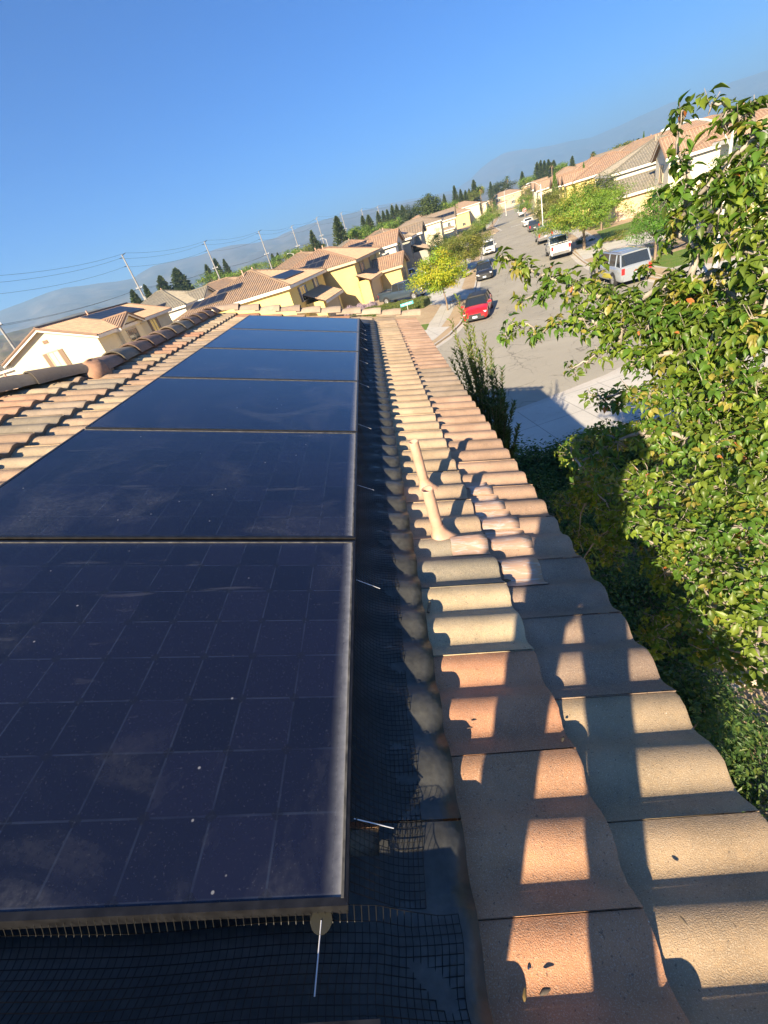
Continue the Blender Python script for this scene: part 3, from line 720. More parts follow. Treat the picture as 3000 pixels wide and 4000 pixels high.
M_sol = mat('array_cells', (.012, .014, .022), .35, spec=.25, noise=(1.5, .25, 2))
M_solf = mat('array_frame', (.10, .10, .11), .4)
def stucco(name, c): return mat(name, c, .92, spec=.2, noise=[(.6, .07, 4), (8, .04, 3)], bump=(40, .01))
S = {'cream': stucco('stucco_cream', (.70, .62, .42)), 'yellow': stucco('stucco_yellow', (.72, .56, .21)), 'gold': stucco('stucco_gold', (.62, .46, .19)), 'tan': stucco('stucco_tan', (.50, .37, .22)),
     'white': stucco('stucco_white', (.68, .63, .52)), 'grey': stucco('stucco_grey', (.34, .33, .29)), 'beige': stucco('stucco_beige', (.62, .52, .36)), 'orange': stucco('stucco_orange', (.62, .45, .27)), 'brown': stucco('stucco_brown', (.30, .22, .15))}
OH = .45
def roof_faces(b):
    """dict face -> (origin at eave corner, unit u along eave, unit v up slope, length, slope length) and the polygons"""
    x0, x1, y0, y1, ze, pt, ty = b[:7]; tp = math.tan(R_(pt)); X0, X1, Y0, Y1 = x0 - OH, x1 + OH, y0 - OH, y1 + OH; z = ze - OH * tp * .0
    W, L = X1 - X0, Y1 - Y0; polys = []
    if ty == 'gy':
        xm = (X0 + X1) / 2; h = z + W / 2 * tp; polys = [('-x', [(X0, Y1, z), (X0, Y0, z), (xm, Y0, h), (xm, Y1, h)]), ('+x', [(X1, Y0, z), (X1, Y1, z), (xm, Y1, h), (xm, Y0, h)])]
        rid = [((xm, Y0, h), (xm, Y1, h))]
    elif ty == 'gx':
        ym = (Y0 + Y1) / 2; h = z + L / 2 * tp; polys = [('-y', [(X0, Y0, z), (X1, Y0, z), (X1, ym, h), (X0, ym, h)]), ('+y', [(X1, Y1, z), (X0, Y1, z), (X0, ym, h), (X1, ym, h)])]
        rid = [((X0, ym, h), (X1, ym, h))]
    elif ty == 'hip':
        if L >= W:
            xm = (X0 + X1) / 2; h = z + W / 2 * tp; a, c = (xm, Y0 + W / 2, h), (xm, Y1 - W / 2, h)
            polys = [('-y', [(X0, Y0, z), (X1, Y0, z), a]), ('+x', [(X1, Y0, z), (X1, Y1, z), c, a]), ('+y', [(X1, Y1, z), (X0, Y1, z), c]), ('-x', [(X0, Y1, z), (X0, Y0, z), a, c])]
            rid = [(a, c), ((X0, Y0, z), a), ((X1, Y0, z), a), ((X1, Y1, z), c), ((X0, Y1, z), c)]
        else:
            ym = (Y0 + Y1) / 2; h = z + L / 2 * tp; a, c = (X0 + L / 2, ym, h), (X1 - L / 2, ym, h)
            polys = [('-y', [(X0, Y0, z), (X1, Y0, z), c, a]), ('+x', [(X1, Y0, z), (X1, Y1, z), c]), ('+y', [(X1, Y1, z), (X0, Y1, z), a, c]), ('-x', [(X0, Y1, z), (X0, Y0, z), a])]
            rid = [(a, c), ((X0, Y0, z), a), ((X1, Y0, z), c), ((X1, Y1, z), c), ((X0, Y1, z), a)]
    elif ty == 'shed+x':
        h = z + W * tp; polys = [('+x', [(X1, Y0, z), (X1, Y1, z), (x0, Y1, h), (x0, Y0, h)])]; rid = []
    elif ty == 'shed-x':
        h = z + W * tp; polys = [('-x', [(X0, Y1, z), (X0, Y0, z), (x1, Y0, h), (x1, Y1, h)])]; rid = []
    return polys, rid, (X0, X1, Y0, Y1, z, h)
def wall_frame(b, face):
    x0, x1, y0, y1 = b[:4]
    return {'-y': (Vector((x0, y0, 0)), Vector((1, 0, 0)), Vector((0, -1, 0))), '+y': (Vector((x1, y1, 0)), Vector((-1, 0, 0)), Vector((0, 1, 0))),
            '+x': (Vector((x1, y0, 0)), Vector((0, 1, 0)), Vector((1, 0, 0))), '-x': (Vector((x0, y1, 0)), Vector((0, -1, 0)), Vector((-1, 0, 0)))}[face]
def fbox(mb, o, u, n, a0, a1, z0, z1, d0, d1, mi=0):
    M = Matrix(((u.x, n.x, 0, o.x), (u.y, n.y, 0, o.y), (0, 0, 1, 0), (0, 0, 0, 1)))
    if u.cross(n).z < 0: a0, a1, = a0, a1
    vs = [M @ Vector(q) for q in ((a0,d0,z0),(a1,d0,z0),(a1,d1,z0),(a0,d1,z0),(a0,d0,z1),(a1,d0,z1),(a1,d1,z1),(a0,d1,z1))]
    fs = [(3,2,1,0),(4,5,6,7),(0,1,5,4),(1,2,6,5),(2,3,7,6),(3,0,4,7)]
    if u.cross(n).z < 0: fs = [tuple(reversed(f)) for f in fs]
    mb.add(vs, fs, mi)
def make_house(name, label, loc, rot, blocks, wall, roof, wins=(), trim=None, fascia=None, vents=0, group='houses along the street', cat='house', ribs=True):
    """loc = world (x, y); local x' to the right, y' away; z of blocks is absolute"""
    h = thing(name, (loc[0], loc[1], ZK), rot, label, cat, group); trim = trim or M_trimt; fascia = fascia or M_trimw
    zo = ZK
    W = MB(); Rf = MB(); Fa = MB(); Cp = MB(); G2 = MB()
    for b in blocks:
        x0, x1, y0, y1, ze, pt, ty = b[:7]; polys, rid, (X0, X1, Y0, Y1, z, hh) = roof_faces(b); tp = math.tan(R_(pt))
        tgt = W if len(b) < 8 else G2
        zt = z + OH * tp - .02 if ty in ('hip', 'gx', 'gy') else z
        zt = z - .02
        tgt.box(x0, x1, y0, y1, 0, zt - zo + OH * tp * .7)
        for sgn, (cy) in ((-1, y0), (1, y1)):
            if ty == 'gy':
                xm = (X0 + X1) / 2; A = [(x0, cy, zt - zo), (x1, cy, zt - zo), (x1, cy, z + OH * tp - .06 - zo), (xm, cy, hh - .10 - zo), (x0, cy, z + OH * tp - .06 - zo)]
                A = [(a, c_ + sgn * .004, d) for a, c_, d in A]
                tgt.add(A, [(0, 1, 2, 3, 4) if sgn < 0 else (4, 3, 2, 1, 0)])
        for sgn, cx in ((-1, x0), (1, x1)):
            if ty == 'gx':
                ym = (Y0 + Y1) / 2; A = [(cx, y0, zt - zo), (cx, y1, zt - zo), (cx, y1, z + OH * tp - .06 - zo), (cx, ym, hh - .10 - zo), (cx, y0, z + OH * tp - .06 - zo)]
                A = [(a + sgn * .004, c_, d) for a, c_, d in A]
                tgt.add(A, [(0, 1, 2, 3, 4) if sgn > 0 else (4, 3, 2, 1, 0)])
        for face, P in polys:
            P = [Vector(p) for p in P]; u = (P[1] - P[0]).normalized(); n = u.cross(P[2] - P[0]).normalized(); v = n.cross(u)
            uvs = [((p - P[0]).dot(u), (p - P[0]).dot(v)) for p in P]
            Q = [p - Vector((0, 0, zo)) for p in P]
            if loc[1] < 125 and ribs:
                um = max(q[0] for q in uvs); k_ = 0
                def vr(uq):
                    hit = []
                    for i_ in range(len(uvs)):
                        (ua, va), (ub, vb) = uvs[i_], uvs[(i_ + 1) % len(uvs)]
                        if abs(ub - ua) > 1e-6 and min(ua, ub) - 1e-6 <= uq <= max(ua, ub) + 1e-6: hit.append(va + (vb - va) * (uq - ua) / (ub - ua))
                    return (min(hit), max(hit)) if len(hit) > 1 else (0, 0)
                O_ = Q[0]; uq = .02
                while uq + .2 < um:
                    a0, a1, a2 = vr(uq), vr(uq + .11), vr(uq + .22); top_ = min(a0[1], a2[1], a1[1])
                    if top_ > .15:
                        f_ = lambda uu_, vv_, h_: O_ + u * uu_ + v * vv_ + n * h_
                        V5 = [f_(uq, 0, .0), f_(uq + .055, 0, .05), f_(uq + .165, 0, .05), f_(uq + .22, 0, .0), f_(uq, top_, .0), f_(uq + .055, top_, .05), f_(uq + .165, top_, .05), f_(uq + .22, top_, .0)]
                        U5 = [(uq, 0), (uq + .055, 0), (uq + .165, 0), (uq + .22, 0), (uq, top_), (uq + .055, top_), (uq + .165, top_), (uq + .22, top_)]
                        Rf.add(V5, [(0, 1, 5, 4), (1, 2, 6, 5), (2, 3, 7, 6), (0, 3, 2, 1)], 0, uvs=U5)
                    uq += .305
            Rf.add(Q, [tuple(range(len(Q)))], 0, uvs=uvs)
            Rf.add([q - Vector((0, 0, .12)) for q in Q], [tuple(range(len(Q) - 1, -1, -1))], 0, uvs=[(0, 0)] * len(Q))
            # fascia under the eave
            e0, e1 = Q[0], Q[1]; out = Vector((n.x, n.y, 0)).normalized() * .02
            Fa.add([e0 - Vector((0, 0, .30)) + out, e1 - Vector((0, 0, .30)) + out, e1 + out - Vector((0, 0, .02)), e0 + out - Vector((0, 0, .02)), e0 - Vector((0, 0, .30)) - out, e1 - Vector((0, 0, .30)) - out, e1 - out - Vector((0, 0, .02)), e0 - out - Vector((0, 0, .02))],
                   [(0, 1, 2, 3), (5, 4, 7, 6), (0, 4, 5, 1), (3, 2, 6, 7)])
            if ty in ('gx', 'gy'):   # barge boards on the gable ends
                for (p, q) in ((Q[1], Q[2]), (Q[3], Q[0])):
                    o2 = (u if p == Q[1] else -u) * .02
                    Fa.add([p + o2, q + o2, q + o2 - Vector((0, 0, .26)), p + o2 - Vector((0, 0, .26)), p - o2, q - o2, q - o2 - Vector((0, 0, .26)), p - o2 - Vector((0, 0, .26))], [(0, 1, 2, 3), (7, 6, 5, 4), (3, 2, 6, 7)])
        for a, c_ in rid:
            Cp.tube([Vector(a) - Vector((0, 0, zo - .03)), Vector(c_) - Vector((0, 0, zo - .03))], .13, 6, smooth=False)
        if ty in ('gx', 'gy'):
            for face, P in polys:
                for (p, q) in ((P[1], P[2]), (P[3], P[0])): Cp.tube([Vector(p) - Vector((0, 0, zo - .0)), Vector(q) - Vector((0, 0, zo - .0))], .11, 6, smooth=False)
    W.build('wall', S[wall], h)
    if G2.v: G2.build('stone_wall' if False else 'wall', S[blocks[-1][7]], h)
    Rf.build('roof', roof, h); Fa.build('fascia', fascia, h)
    if Cp.v: Cp.build('roof_caps', roof, h)
    for wdef in wins:
        bi, face, a, z, ww, wh, kind = wdef[:7]; o, u, n = wall_frame(blocks[bi], face); z -= zo
        if kind in ('garage', 'door'):
            m = MB(); fbox(m, o, u, n, a, a + ww, z, z + wh, -.03, .05)
            if kind == 'garage':
                for k in range(1, 4): fbox(m, o, u, n, a, a + ww, z + wh * k / 4 - .02, z + wh * k / 4 + .02, .05, .065)
            m.build('garage_door' if kind == 'garage' else 'door', M_gdoor if kind == 'garage' else M_door, h)
            m = MB(); fbox(m, o, u, n, a - .15, a, z, z + wh + .15, -.02, .10); fbox(m, o, u, n, a + ww, a + ww + .15, z, z + wh + .15, -.02, .10); fbox(m, o, u, n, a, a + ww, z + wh, z + wh + .15, -.02, .10)
            m.build('door_trim', trim, h); continue
        if kind == 'stone':
            m = MB(); fbox(m, o, u, n, a, a + ww, z, z + wh, -.02, .09); m.build('stone_base', M_stone, h); continue
        if kind == 'vent':
            m = MB(); fbox(m, o, u, n, a, a + ww, z, z + wh, -.02, .05); m.build('gable_vent', M_rred, h); continue
        fr = MB(); t = .10
        fbox(fr, o, u, n, a - t, a, z - t, z + wh + t, 0, .07); fbox(fr, o, u, n, a + ww, a + ww + t, z - t, z + wh + t, 0, .07)
        fbox(fr, o, u, n, a, a + ww, z - t, z, 0, .08); fbox(fr, o, u, n, a, a + ww, z + wh, z + wh + t, 0, .08)
        fbox(fr, o, u, n, a + ww / 2 - .03, a + ww / 2 + .03, z, z + wh, 0, .05)
        f = fr.build('window', trim if len(wdef) < 8 else M_trimw, h)
        pn = MB(); fbox(pn, o, u, n, a + .0, a + ww, z, z + wh, -.02, .03); pn.build('pane', M_glassg if kind == 'sbb' else M_glass, f)
        if kind in ('sg', 'sb', 'sbb'):
            for (c0, c1) in ((a - t - .45, a - t - .02), (a + ww + t + .02, a + ww + t + .45)):
                s_ = MB(); fbox(s_, o, u, n, c0, c1, z - .05, z + wh + .05, 0, .06)
                for k in range(1, 8): fbox(s_, o, u, n, c0 + .05, c1 - .05, z + wh * k / 8 - .012, z + wh * k / 8 + .012, .06, .075)
                s_.build('shutter', M_shut_g if kind == 'sg' else M_shut_b, h)
    for i in range(vents):
        polys, rid, ext = roof_faces(blocks[0]); a, c_ = Vector(rid[0][0]), Vector(rid[0][1]); q = a.lerp(c_, (i + .7) / (vents + .6)); q.z -= zo
        m = MB(); d = (.5, -.9)[i % 2]; m.tube([q + Vector((d * .6, d, -.45)), q + Vector((d * .6, d, .35))], .09, 8); m.build('vent_pipe', M_paint, h)
    h['_b'] = 0; del h['_b']
    return h, blocks
def solar(hh, bi, face, u0, v0, nc, nr, label, pw=1.0, ph=1.65, gaps=()):
    h, blocks = hh; b = blocks[bi]; polys, rid, ext = roof_faces(b)
    P = [Vector(p) for p in dict(polys)[face]]; u = (P[1] - P[0]).normalized(); n = u.cross(P[2] - P[0]).normalized(); v = n.cross(u)
    Mw = Matrix.Translation(h.location) @ Matrix.Rotation(h.rotation_euler.z, 4, 'Z')
    o = Mw @ (P[0] + u * u0 + v * v0 + n * .14 - Vector((0, 0, ZK))); R3 = Matrix.Rotation(h.rotation_euler.z, 3, 'Z'); U, V, N = R3 @ u, R3 @ v, R3 @ n
    Mi = Mw.inverted(); t = thing('solar_array', Mi @ o, -h.rotation_euler.z, None, None); t.parent = h
    fr = None
    for r in range(nr):
        for c_ in range(nc):
            if (c_, r) in gaps: continue
            A = U * (c_ * (pw + .02)) + V * (r * (ph + .02)); m = MB()
            q = [A, A + U * pw, A + U * pw + V * ph, A + V * ph]
            m.add(q + [x - N * .05 for x in q], [(0, 1, 2, 3), (0, 4, 5, 1), (1, 5, 6, 2), (2, 6, 7, 3), (3, 7, 4, 0)], 0)
            e = .03; i_ = [A + U * e + V * e + N * .003, A + U * (pw - e) + V * e + N * .003, A + U * (pw - e) + V * (ph - e) + N * .003, A + U * e + V * (ph - e) + N * .003]
            m.add(i_, [(0, 1, 2, 3)], 1); m.build('panel', [M_solf, M_sol], t)
R14 = R_(-14.5)
ZE = -1.0
# --- left side of the street, near to far
hA = make_house('gabled_house', 'cream house at far left, tan tiled roof, big gable wall with one green-blinded window', (-25.3, 42.7), 0,
    [(-9.0, 0, 0, 17, .15, 21, 'gy'), (-3.5, .35, 3.6, 8.2, .05, 21, 'gx')], 'cream', M_rred,
    [(0, '-y', 3.9, -1.62, .95, 1.55, 'sbb'), (1, '+x', 1.15, -1.75, 2.0, 1.35, 'win'), (0, '+x', 11.2, -1.5, 1.5, 1.25, 'sb'), (0, '-y', 4.1, .72, .5, .28, 'vent')], vents=1)
solar(hA, 0, '+x', 6.3, 2.0, 8, 2, 'wide black solar array on the roof of the cream gabled house at far left', 1.05, 1.35)
hB = make_house('grey_roofed_house', 'house with grey tiled hip roof and small gable, right of the far left cream house', (-27.2, 70.5), R_(-8),
    [(-12, 0, 0, 11, -.1, 24, 'hip'), (-4.5, 1.2, 4.0, 8.5, -.1, 26, 'gx')], 'white', M_rgrey, [(1, '+x', 1.5, -2.6, 1.3, 1.3, 'win'), (0, '-y', 8.6, -2.8, 1.2, 1.2, 'win')], vents=1)
solar(hB, 0, '-y', 2.2, .5, 3, 1, 'left one of the two small arrays on the grey roof', 1.05, 1.6)
solar(hB, 0, '-y', 6.0, .5, 3, 1, 'right one of the two small arrays on the grey roof', 1.05, 1.6)
hC = make_house('yellow_house', 'bright yellow house with white fascia and slate shutters, right behind our roof end', (-8.1, 49.0), R_(-13),
    [(-12.5, 0, 0, 12.0, ZE, 19, 'hip'), (-14.5, -4.4, 1.6, 9, ZE - .1, 19, 'hip'), (-.2, 2.0, 3.5, 10.0, -3.5, 22, 'shed+x')], 'yellow', M_rtan,
    [(0, '+x', 3.0, -2.95, 1.5, 1.35, 'sg', 1), (0, '+x', 8.2, -2.95, .7, 1.6, 'sg', 1), (2, '+x', .8, ZK, 4.6, 2.1, 'garage')], fascia=M_trimw, vents=2)
solar(hC, 0, '+x', 2.6, 1.5, 6, 1, 'flat dark array on the street-side slope of the bright yellow house', 1.05, 1.6)
solar(hC, 0, '-y', .8, 1.2, 4, 1, 'lower array on the near slope of the bright yellow house', 1.05, 1.6)
solar(hC, 0, '-y', 3.6, 3.0, 3, 1, 'upper array on the near slope of the bright yellow house', 1.05, 1.1)
hD = make_house('golden_house', 'golden house with garage wing and black solar panels, where the grey pickup is parked', (-1.3, 60.6), R_(-15),
    [(-12.2, 0, 0, 14.0, ZE, 18.5, 'hip'), (-.2, 1.3, .0, 6.2, -3.5, 22, 'shed+x'), (-.2, 4.2, 6.3, 11.2, -3.3, 24, 'gx')], 'gold', M_rred,
    [(0, '-y', 1.4, -2.7, .95, 1.35, 'win', 1), (0, '+x', 2.6, -2.9, 1.2, 1.5, 'sb'), (0, '+x', 7.2, -2.6, .6, 1.2, 'win'), (0, '+x', 10.8, -2.6, .6, 1.2, 'win'), (1, '+x', .7, ZK, 4.6, 2.1, 'garage'), (2, '+x', 1.6, -5.4, 1.0, 1.5, 'sb')], vents=2, fascia=M_trimt)
solar(hD, 0, '-y', 4.2, .9, 4, 1, 'row of black panels low on the near slope of the golden house', 1.05, 1.65)
solar(hD, 0, '-y', 5.6, 2.62, 3, 1, 'upper row of black panels on the near slope of the golden house', 1.05, 1.3)
hE = make_house('white_house', 'pale house with a shuttered front gable, between the golden and the grey houses', (4.1, 76.2), R14,
    [(-3.0, .9, 0, 6.4, ZE, 24, 'gx'), (-12, -1.5, -.6, 10, ZE, 20, 'hip')], 'white', M_rred, [(0, '+x', 2.6, -2.9, 1.3, 1.7, 'sg')], vents=1)
solar(hE, 1, '-y', 4.5, 1.0, 5, 1, 'blue-grey array on the roof of the pale house with the shuttered gable', 1.05, 1.6)
solar(hE, 1, '-y', 5.5, 2.9, 3, 1, 'narrow upper array on the roof of the pale house with the shuttered gable', 1.05, 1.1)
hF = make_house('grey_house', 'shaded grey house with white trimmed tall windows, behind the yellow-leaved tree', (7.6, 84.0), R14,
    [(-11, .4, 0, 12.5, ZE, 19, 'hip'), (-4.0, 1.4, 6.5, 12.0, ZE + .1, 24, 'gx'), (.2, 3.0, .5, 5.5, -3.5, 20, 'shed+x')], 'grey', M_rbrn,
    [(0, '+x', 1.2, -3.3, .7, 1.9, 'win', 1), (0, '+x', 3.3, -3.3, .7, 1.9, 'win', 1), (1, '+x', 1.4, -3.2, 1.1, 1.9, 'win', 1), (2, '+x', .5, ZK, 4.0, 2.1, 'door')], vents=1)
solar(hF, 0, '+x', 2.0, 1.5, 4, 1, 'dark array on the street-side slope of the grey house', 1.05, 1.6)
solar(hF, 0, '-y', 6.0, 1.4, 3, 1, 'dark array on the near slope of the grey house', 1.05, 1.6)
hG = make_house('beige_house', 'beige house with a long row of solar panels, past the bushy olive-green tree', (29.2, 157.0), R_(-12),
    [(-13, 0, 0, 13, -1.3, 20, 'gx'), (-13, -8.5, -2.2, 2, -1.6, 20, 'gx'), (-6.5, -.6, -2.0, 0, -3.8, 20, 'hip')], 'cream', M_rbrn,
    [(0, '-y', 6.8, -3.4, .8, 1.2, 'win', 1), (0, '-y', 10.8, -3.4, .8, 1.2, 'win', 1), (0, '+x', 3, -3.4, 1.4, 1.3, 'sb')], vents=1)
solar(hG, 0, '-y', 5.0, 2.2, 8, 1, 'long row of black panels on the roof of the beige house', 1.05, 2.0)
hH = make_house('small_yellow_house', 'distant bright yellow block house just past the beige house with many panels', (42.9, 200.0), R_(-12),
    [(-9, 0, 0, 11, -1.2, 20, 'hip')], 'yellow', M_rtan, [(0, '-y', 1.2, -3.2, 1.2, 1.2, 'sb'), (0, '-y', 6, -5.6, 1.2, .9, 'win')])
hI = make_house('distant_house', 'far cream house left of the orange house that closes the street', (66.5, 268), R_(-16),
    [(-20, 0, 0, 12, -.9, 17, 'hip'), (-13, -6, -3, 2, -3.6, 20, 'gx')], 'cream', M_rbrn, [(0, '-y', 8.5, -3, 1.2, 1.5, 'win'), (0, '-y', 15.5, -3, 1.2, 1.5, 'sb'), (1, '-y', 3.8, ZK, 1.2, 2.2, 'door')])
hJ = make_house('orange_house', 'pale orange house with a wide garage door closing the far end of the street', (70.3, 279), R_(-18),
    [(0, 17, 0, 12, -.7, 17, 'hip'), (3.0, 11.0, -3.5, .2, -3.4, 16, 'hip'), (9.5, 16.2, -5.5, 0, -3.2, 20, 'gy')], 'orange', M_rtan,
    [(0, '-y', 4.8, -2.9, 1.6, 1.5, 'sb', 1), (1, '-y', .9, ZK, 5.0, 2.2, 'garage'), (2, '-y', 2.6, -5.1, 1.4, 1.4, 'sb', 1), (0, '-y', 12.6, -2.3, .7, .6, 'win')])
hK = make_house('distant_house', 'far orange-tan house with a small solar array, right of the house that closes the street', (86.5, 272), R_(-18),
    [(0, 10, 0, 11, .3, 18, 'hip'), (8.5, 14, 1, 9, .6, 22, 'gy')], 'orange', M_rred, [(0, '-y', 3.4, -2, 1.4, 1.2, 'sb', 1)])
solar(hK, 0, '-y', 1.5, 1.0, 4, 2, 'small black array on the far orange-tan house', 1.05, 1.3)
# --- right side of the street
hL = make_house('cream_gabled_house', 'cream house behind the street lamp, with a steep dark-edged gable', (45.5, 128.5), R14,
    [(0, 13, 0, 12, -.6, 20, 'hip'), (-1.0, 4, -4.5, 1.0, -.9, 26, 'gx'), (-1.2, 2.0, 5, 10, -.5, 28, 'gx')], 'cream', M_rtan, [(1, '-y', 1.2, -3.5, 1.6, 1.5, 'sb', 1), (0, '-x', 4, -3.2, 1.1, 1.3, 'win')])
hM = make_house('cream_gabled_house', 'cream and white house with the slim cypress before it, right of the street lamp', (42.3, 107.0), R14,
    [(0, 13, 0, 13, -.7, 20, 'hip'), (-1.5, 6, -1.5, 4.5, -.9, 24, 'gx')], 'cream', M_rred, [(1, '-y', 2.2, -3.4, 1.5, 1.5, 'sb', 1), (1, '-x', 2.4, -3.2, .9, 1.5, 'win')])
hN = make_house('yellow_gabled_house', 'yellow house with two pointed gables above the big round street tree', (38.9, 92.5), R14,
    [(0, 13, 0, 12, -.8, 20, 'hip'), (-1.3, 4, 1.5, 5.0, -.8, 30, 'gx'), (-1.3, 4, 7.5, 11, -.8, 30, 'gx')], 'yellow', M_rred, [(0, '-y', 3.2, -3.2, .9, 1.4, 'win', 1), (1, '-x', 1.2, -3.3, .9, 1.6, 'win')])
hR1 = make_house('stone_based_house', 'cream house with grey tiled roof and peach garage wing on a stone base', (35.4, 71.8), R_(-16),
    [(0, 13, 0, 12.5, ZE, 20, 'hip'), (-.9, 9, -6.6, .1, -3.4, 22, 'gx', 'orange')], 'white', M_rgrey,
    [(0, '-x', 10.0, -3.4, 1.2, 1.7, 'win'), (1, '-x', 2.4, -5.1, 1.1, 1.5, 'sb'), (1, '-y', 0, ZK, 9.9, 1.0, 'stone'), (1, '-x', 0, ZK, 6.7, 1.0, 'stone')], vents=2)
hR0 = make_house('white_gabled_house', 'grey-white gabled house with terracotta roof, glimpsed through leaves of the big tree', (36.0, 56.5), R_(-16),
    [(0, 11, 0, 12, -.9, 20, 'hip'), (-1.4, 5, 2.5, 8.0, -.8, 30, 'gx')], 'white', M_rred, [(1, '-x', 2, -3, 1.3, 1.5, 'win')], vents=1)
hRa = make_house('terracotta_house', 'cream house with terracotta roof at the right edge, behind the street lamp top', (28.6, 31.5), R_(-10),
    [(0, 14, 0, 13.5, -.35, 16, 'hip'), (-2.8, 6, 3, 9.0, -3.2, 22, 'gx')], 'cream', M_rred, [(0, '-x', 4, -2.8, 1.4, 1.3, 'sb'), (1, '-x', 1, ZK, 4.6, 2.1, 'garage')], vents=1)
# --- rows of roofs behind: each a house of its own
back = [('tan roofed house between the cream gabled house and the yellow house, second row', (-37, 92), -8, M_rtan, 'cream', -.3, 15, 11), ('low tan roof behind the grey tiled roof, second row', (-18.5, 86), -10, M_rtan, 'yellow', -.4, 13, 12),
    ('grey-brown roof behind the golden house, second row', (-9.5, 98), -12, M_rgrey, 'cream', -.7, 12, 11), ('terracotta roof behind the golden house, beside the utility poles', (-17, 112), -12, M_rred, 'cream', -.6, 14, 11),
    ('tan roof behind the pale shuttered house, second row', (-2.5, 121), -12, M_rtan, 'beige', -.6, 13, 11), ('brown roof behind the grey house, second row', (7, 140), -12, M_rbrn, 'cream', -.6, 15, 11),
    ('terracotta roof left of the beige house with panels', (14, 176), -12, M_rred, 'beige', .2, 16, 11), ('tan roof beyond the beige house with panels', (34, 214), -12, M_rtan, 'cream', .2, 16, 11),
    ('dark brown low roof at the far left edge behind the cream gabled house', (-56, 62), 4, M_rgrey, 'white', -.8, 11, 12), ('low terracotta roof corner at the left edge, below the cream gable', (-37.5, 35), 0, M_rred, 'white', -2.2, 8, 9),
    ('brown roof on the rise, behind the cream house with the steep gable', (64, 152), -14, M_rbrn, 'cream', .3, 26, 12), ('tan roof on the rise, behind the house with the cypress', (60, 124), -14, M_rtan, 'cream', .3, 20, 12),
    ('terracotta roof on the rise, behind the two-gabled yellow house', (57, 103), -14, M_rred, 'cream', .1, 18, 12), ('long grey-tan roof on the rise, above the grey tiled roof', (54, 85), -15, M_rbrn, 'white', -.1, 17, 12),
    ('brown roof on the rise, seen above the peach garage wing house', (53, 68), -15, M_rgrey, 'cream', -.2, 16, 12), ('orange roof farthest along the right horizon', (82, 190), -14, M_rred, 'cream', .6, 24, 12),
    ('far orange roofs beside the lone palm at the end of the street', (104, 262), -14, M_rred, 'white', .4, 22, 12)]
for i, (lb, lc, rt, rm, wl_, ze, W_, L_) in enumerate(back):
    make_house('background_house', lb, lc, R_(rt), [(0, W_, 0, L_, ze, 18, 'hip')], wl_, rm, [(0, '-y', 2, ze - 2.3, 1.2, 1.2, 'win')], vents=1, group='houses of the rows behind')
# ================================================================== vegetation
def leaf_mat(name, rough=.45, trans=.35, spec=.4):
    M = bpy.data.materials.new(name); M.use_nodes = True; T = M.node_tree; P = T.nodes['Principled BSDF']; g = G(T)
    a = g.n('ShaderNodeAttribute'); a.attribute_name = 'tint'; T.links.new(a.outputs['Color'], P.inputs['Base Color'])
    P.inputs['Roughness'].default_value = rough; P.inputs['Specular IOR Level'].default_value = spec
    tr = g.n('ShaderNodeBsdfTranslucent'); c = g.mix(1., a.outputs['Color'], (1.5, 1.7, .55), 'MULTIPLY'); T.links.new(c, tr.inputs[0])
    mx = g.n('ShaderNodeMixShader'); mx.inputs[0].default_value = trans; T.links.new(P.outputs[0], mx.inputs[1]); T.links.new(tr.outputs[0], mx.inputs[2])
    T.links.new(mx.outputs[0], T.nodes['Material Output'].inputs[0]); return M
M_leaf = leaf_mat('leaf'); M_gloss = leaf_mat('glossy_leaf', .42, .34, .4); M_needle = leaf_mat('needle', .7, .12, .2)
M_bark = mat('bark', (.22, .16, .11), .9, noise=[(12, .35, 4)], bump=(30, .01)); M_barkg = mat('grey_bark', (.30, .26, .22), .85, noise=[(18, .4, 4)], bump=(40, .004))
def basis(nrm, rng):
    n = nrm / np.linalg.norm(nrm, axis=1, keepdims=True); a = rng.normal(size=n.shape); t = np.cross(n, a); t /= np.linalg.norm(t, axis=1, keepdims=True) + 1e-9
    return n, t, np.cross(n, t)
def leaves(name, pos, nrm, size, tint, M, parent, rng, shape=.5, t=None, fold=.15):
    """one folded rhombus per leaf"""
    n, a, b = basis(nrm, rng)
    if t is not None:
        a = t / (np.linalg.norm(t, axis=1, keepdims=True) + 1e-9); b = np.cross(n, a); b /= np.linalg.norm(b, axis=1, keepdims=True) + 1e-9; n = np.cross(a, b)
    s = size[:, None]; k = len(pos)
    V = np.stack([pos - a * s * .5, pos + b * s * shape * .5 + n * s * fold, pos + a * s * .5, pos - b * s * shape * .5 + n * s * fold], 1).reshape(-1, 3)
    F = np.arange(k)[:, None] * 4 + np.array([0, 1, 2, 3])[None, :]
    return raw_mesh(name, V, F, M, parent, tint)
def crown_points(rng, nclump, nleaf, R, clump_r, shell=.55, flat=.0, bottom=-.75, lump=.25):
    d = rng.normal(size=(nclump * 3, 3)); d /= np.linalg.norm(d, axis=1, keepdims=True)
    r = (shell + (1 - shell) * rng.random(nclump * 3)) * (1 + lump * np.sin(d[:, 0] * 4 + rng.random() * 6) * np.cos(d[:, 1] * 3 + d[:, 2] * 4))
    c = d * r[:, None]; c = c[c[:, 2] > bottom][:nclump]
    cc = c * np.array(R); idx = rng.integers(0, len(c), nleaf); g_ = rng.normal(size=(nleaf, 3)) * .55
    g_ /= np.maximum(1, np.linalg.norm(g_, axis=1, keepdims=True) / 1.3)
    pos = cc[idx] + g_ * (clump_r * np.array([1, 1, .62])) * (.7 + .6 * rng.random(len(c)))[idx][:, None]
    nrm = g_ * .6 + c[idx] * .5 + np.array([0, 0, .7]) + rng.normal(size=(nleaf, 3)) * .45
    return cc, idx, pos, nrm
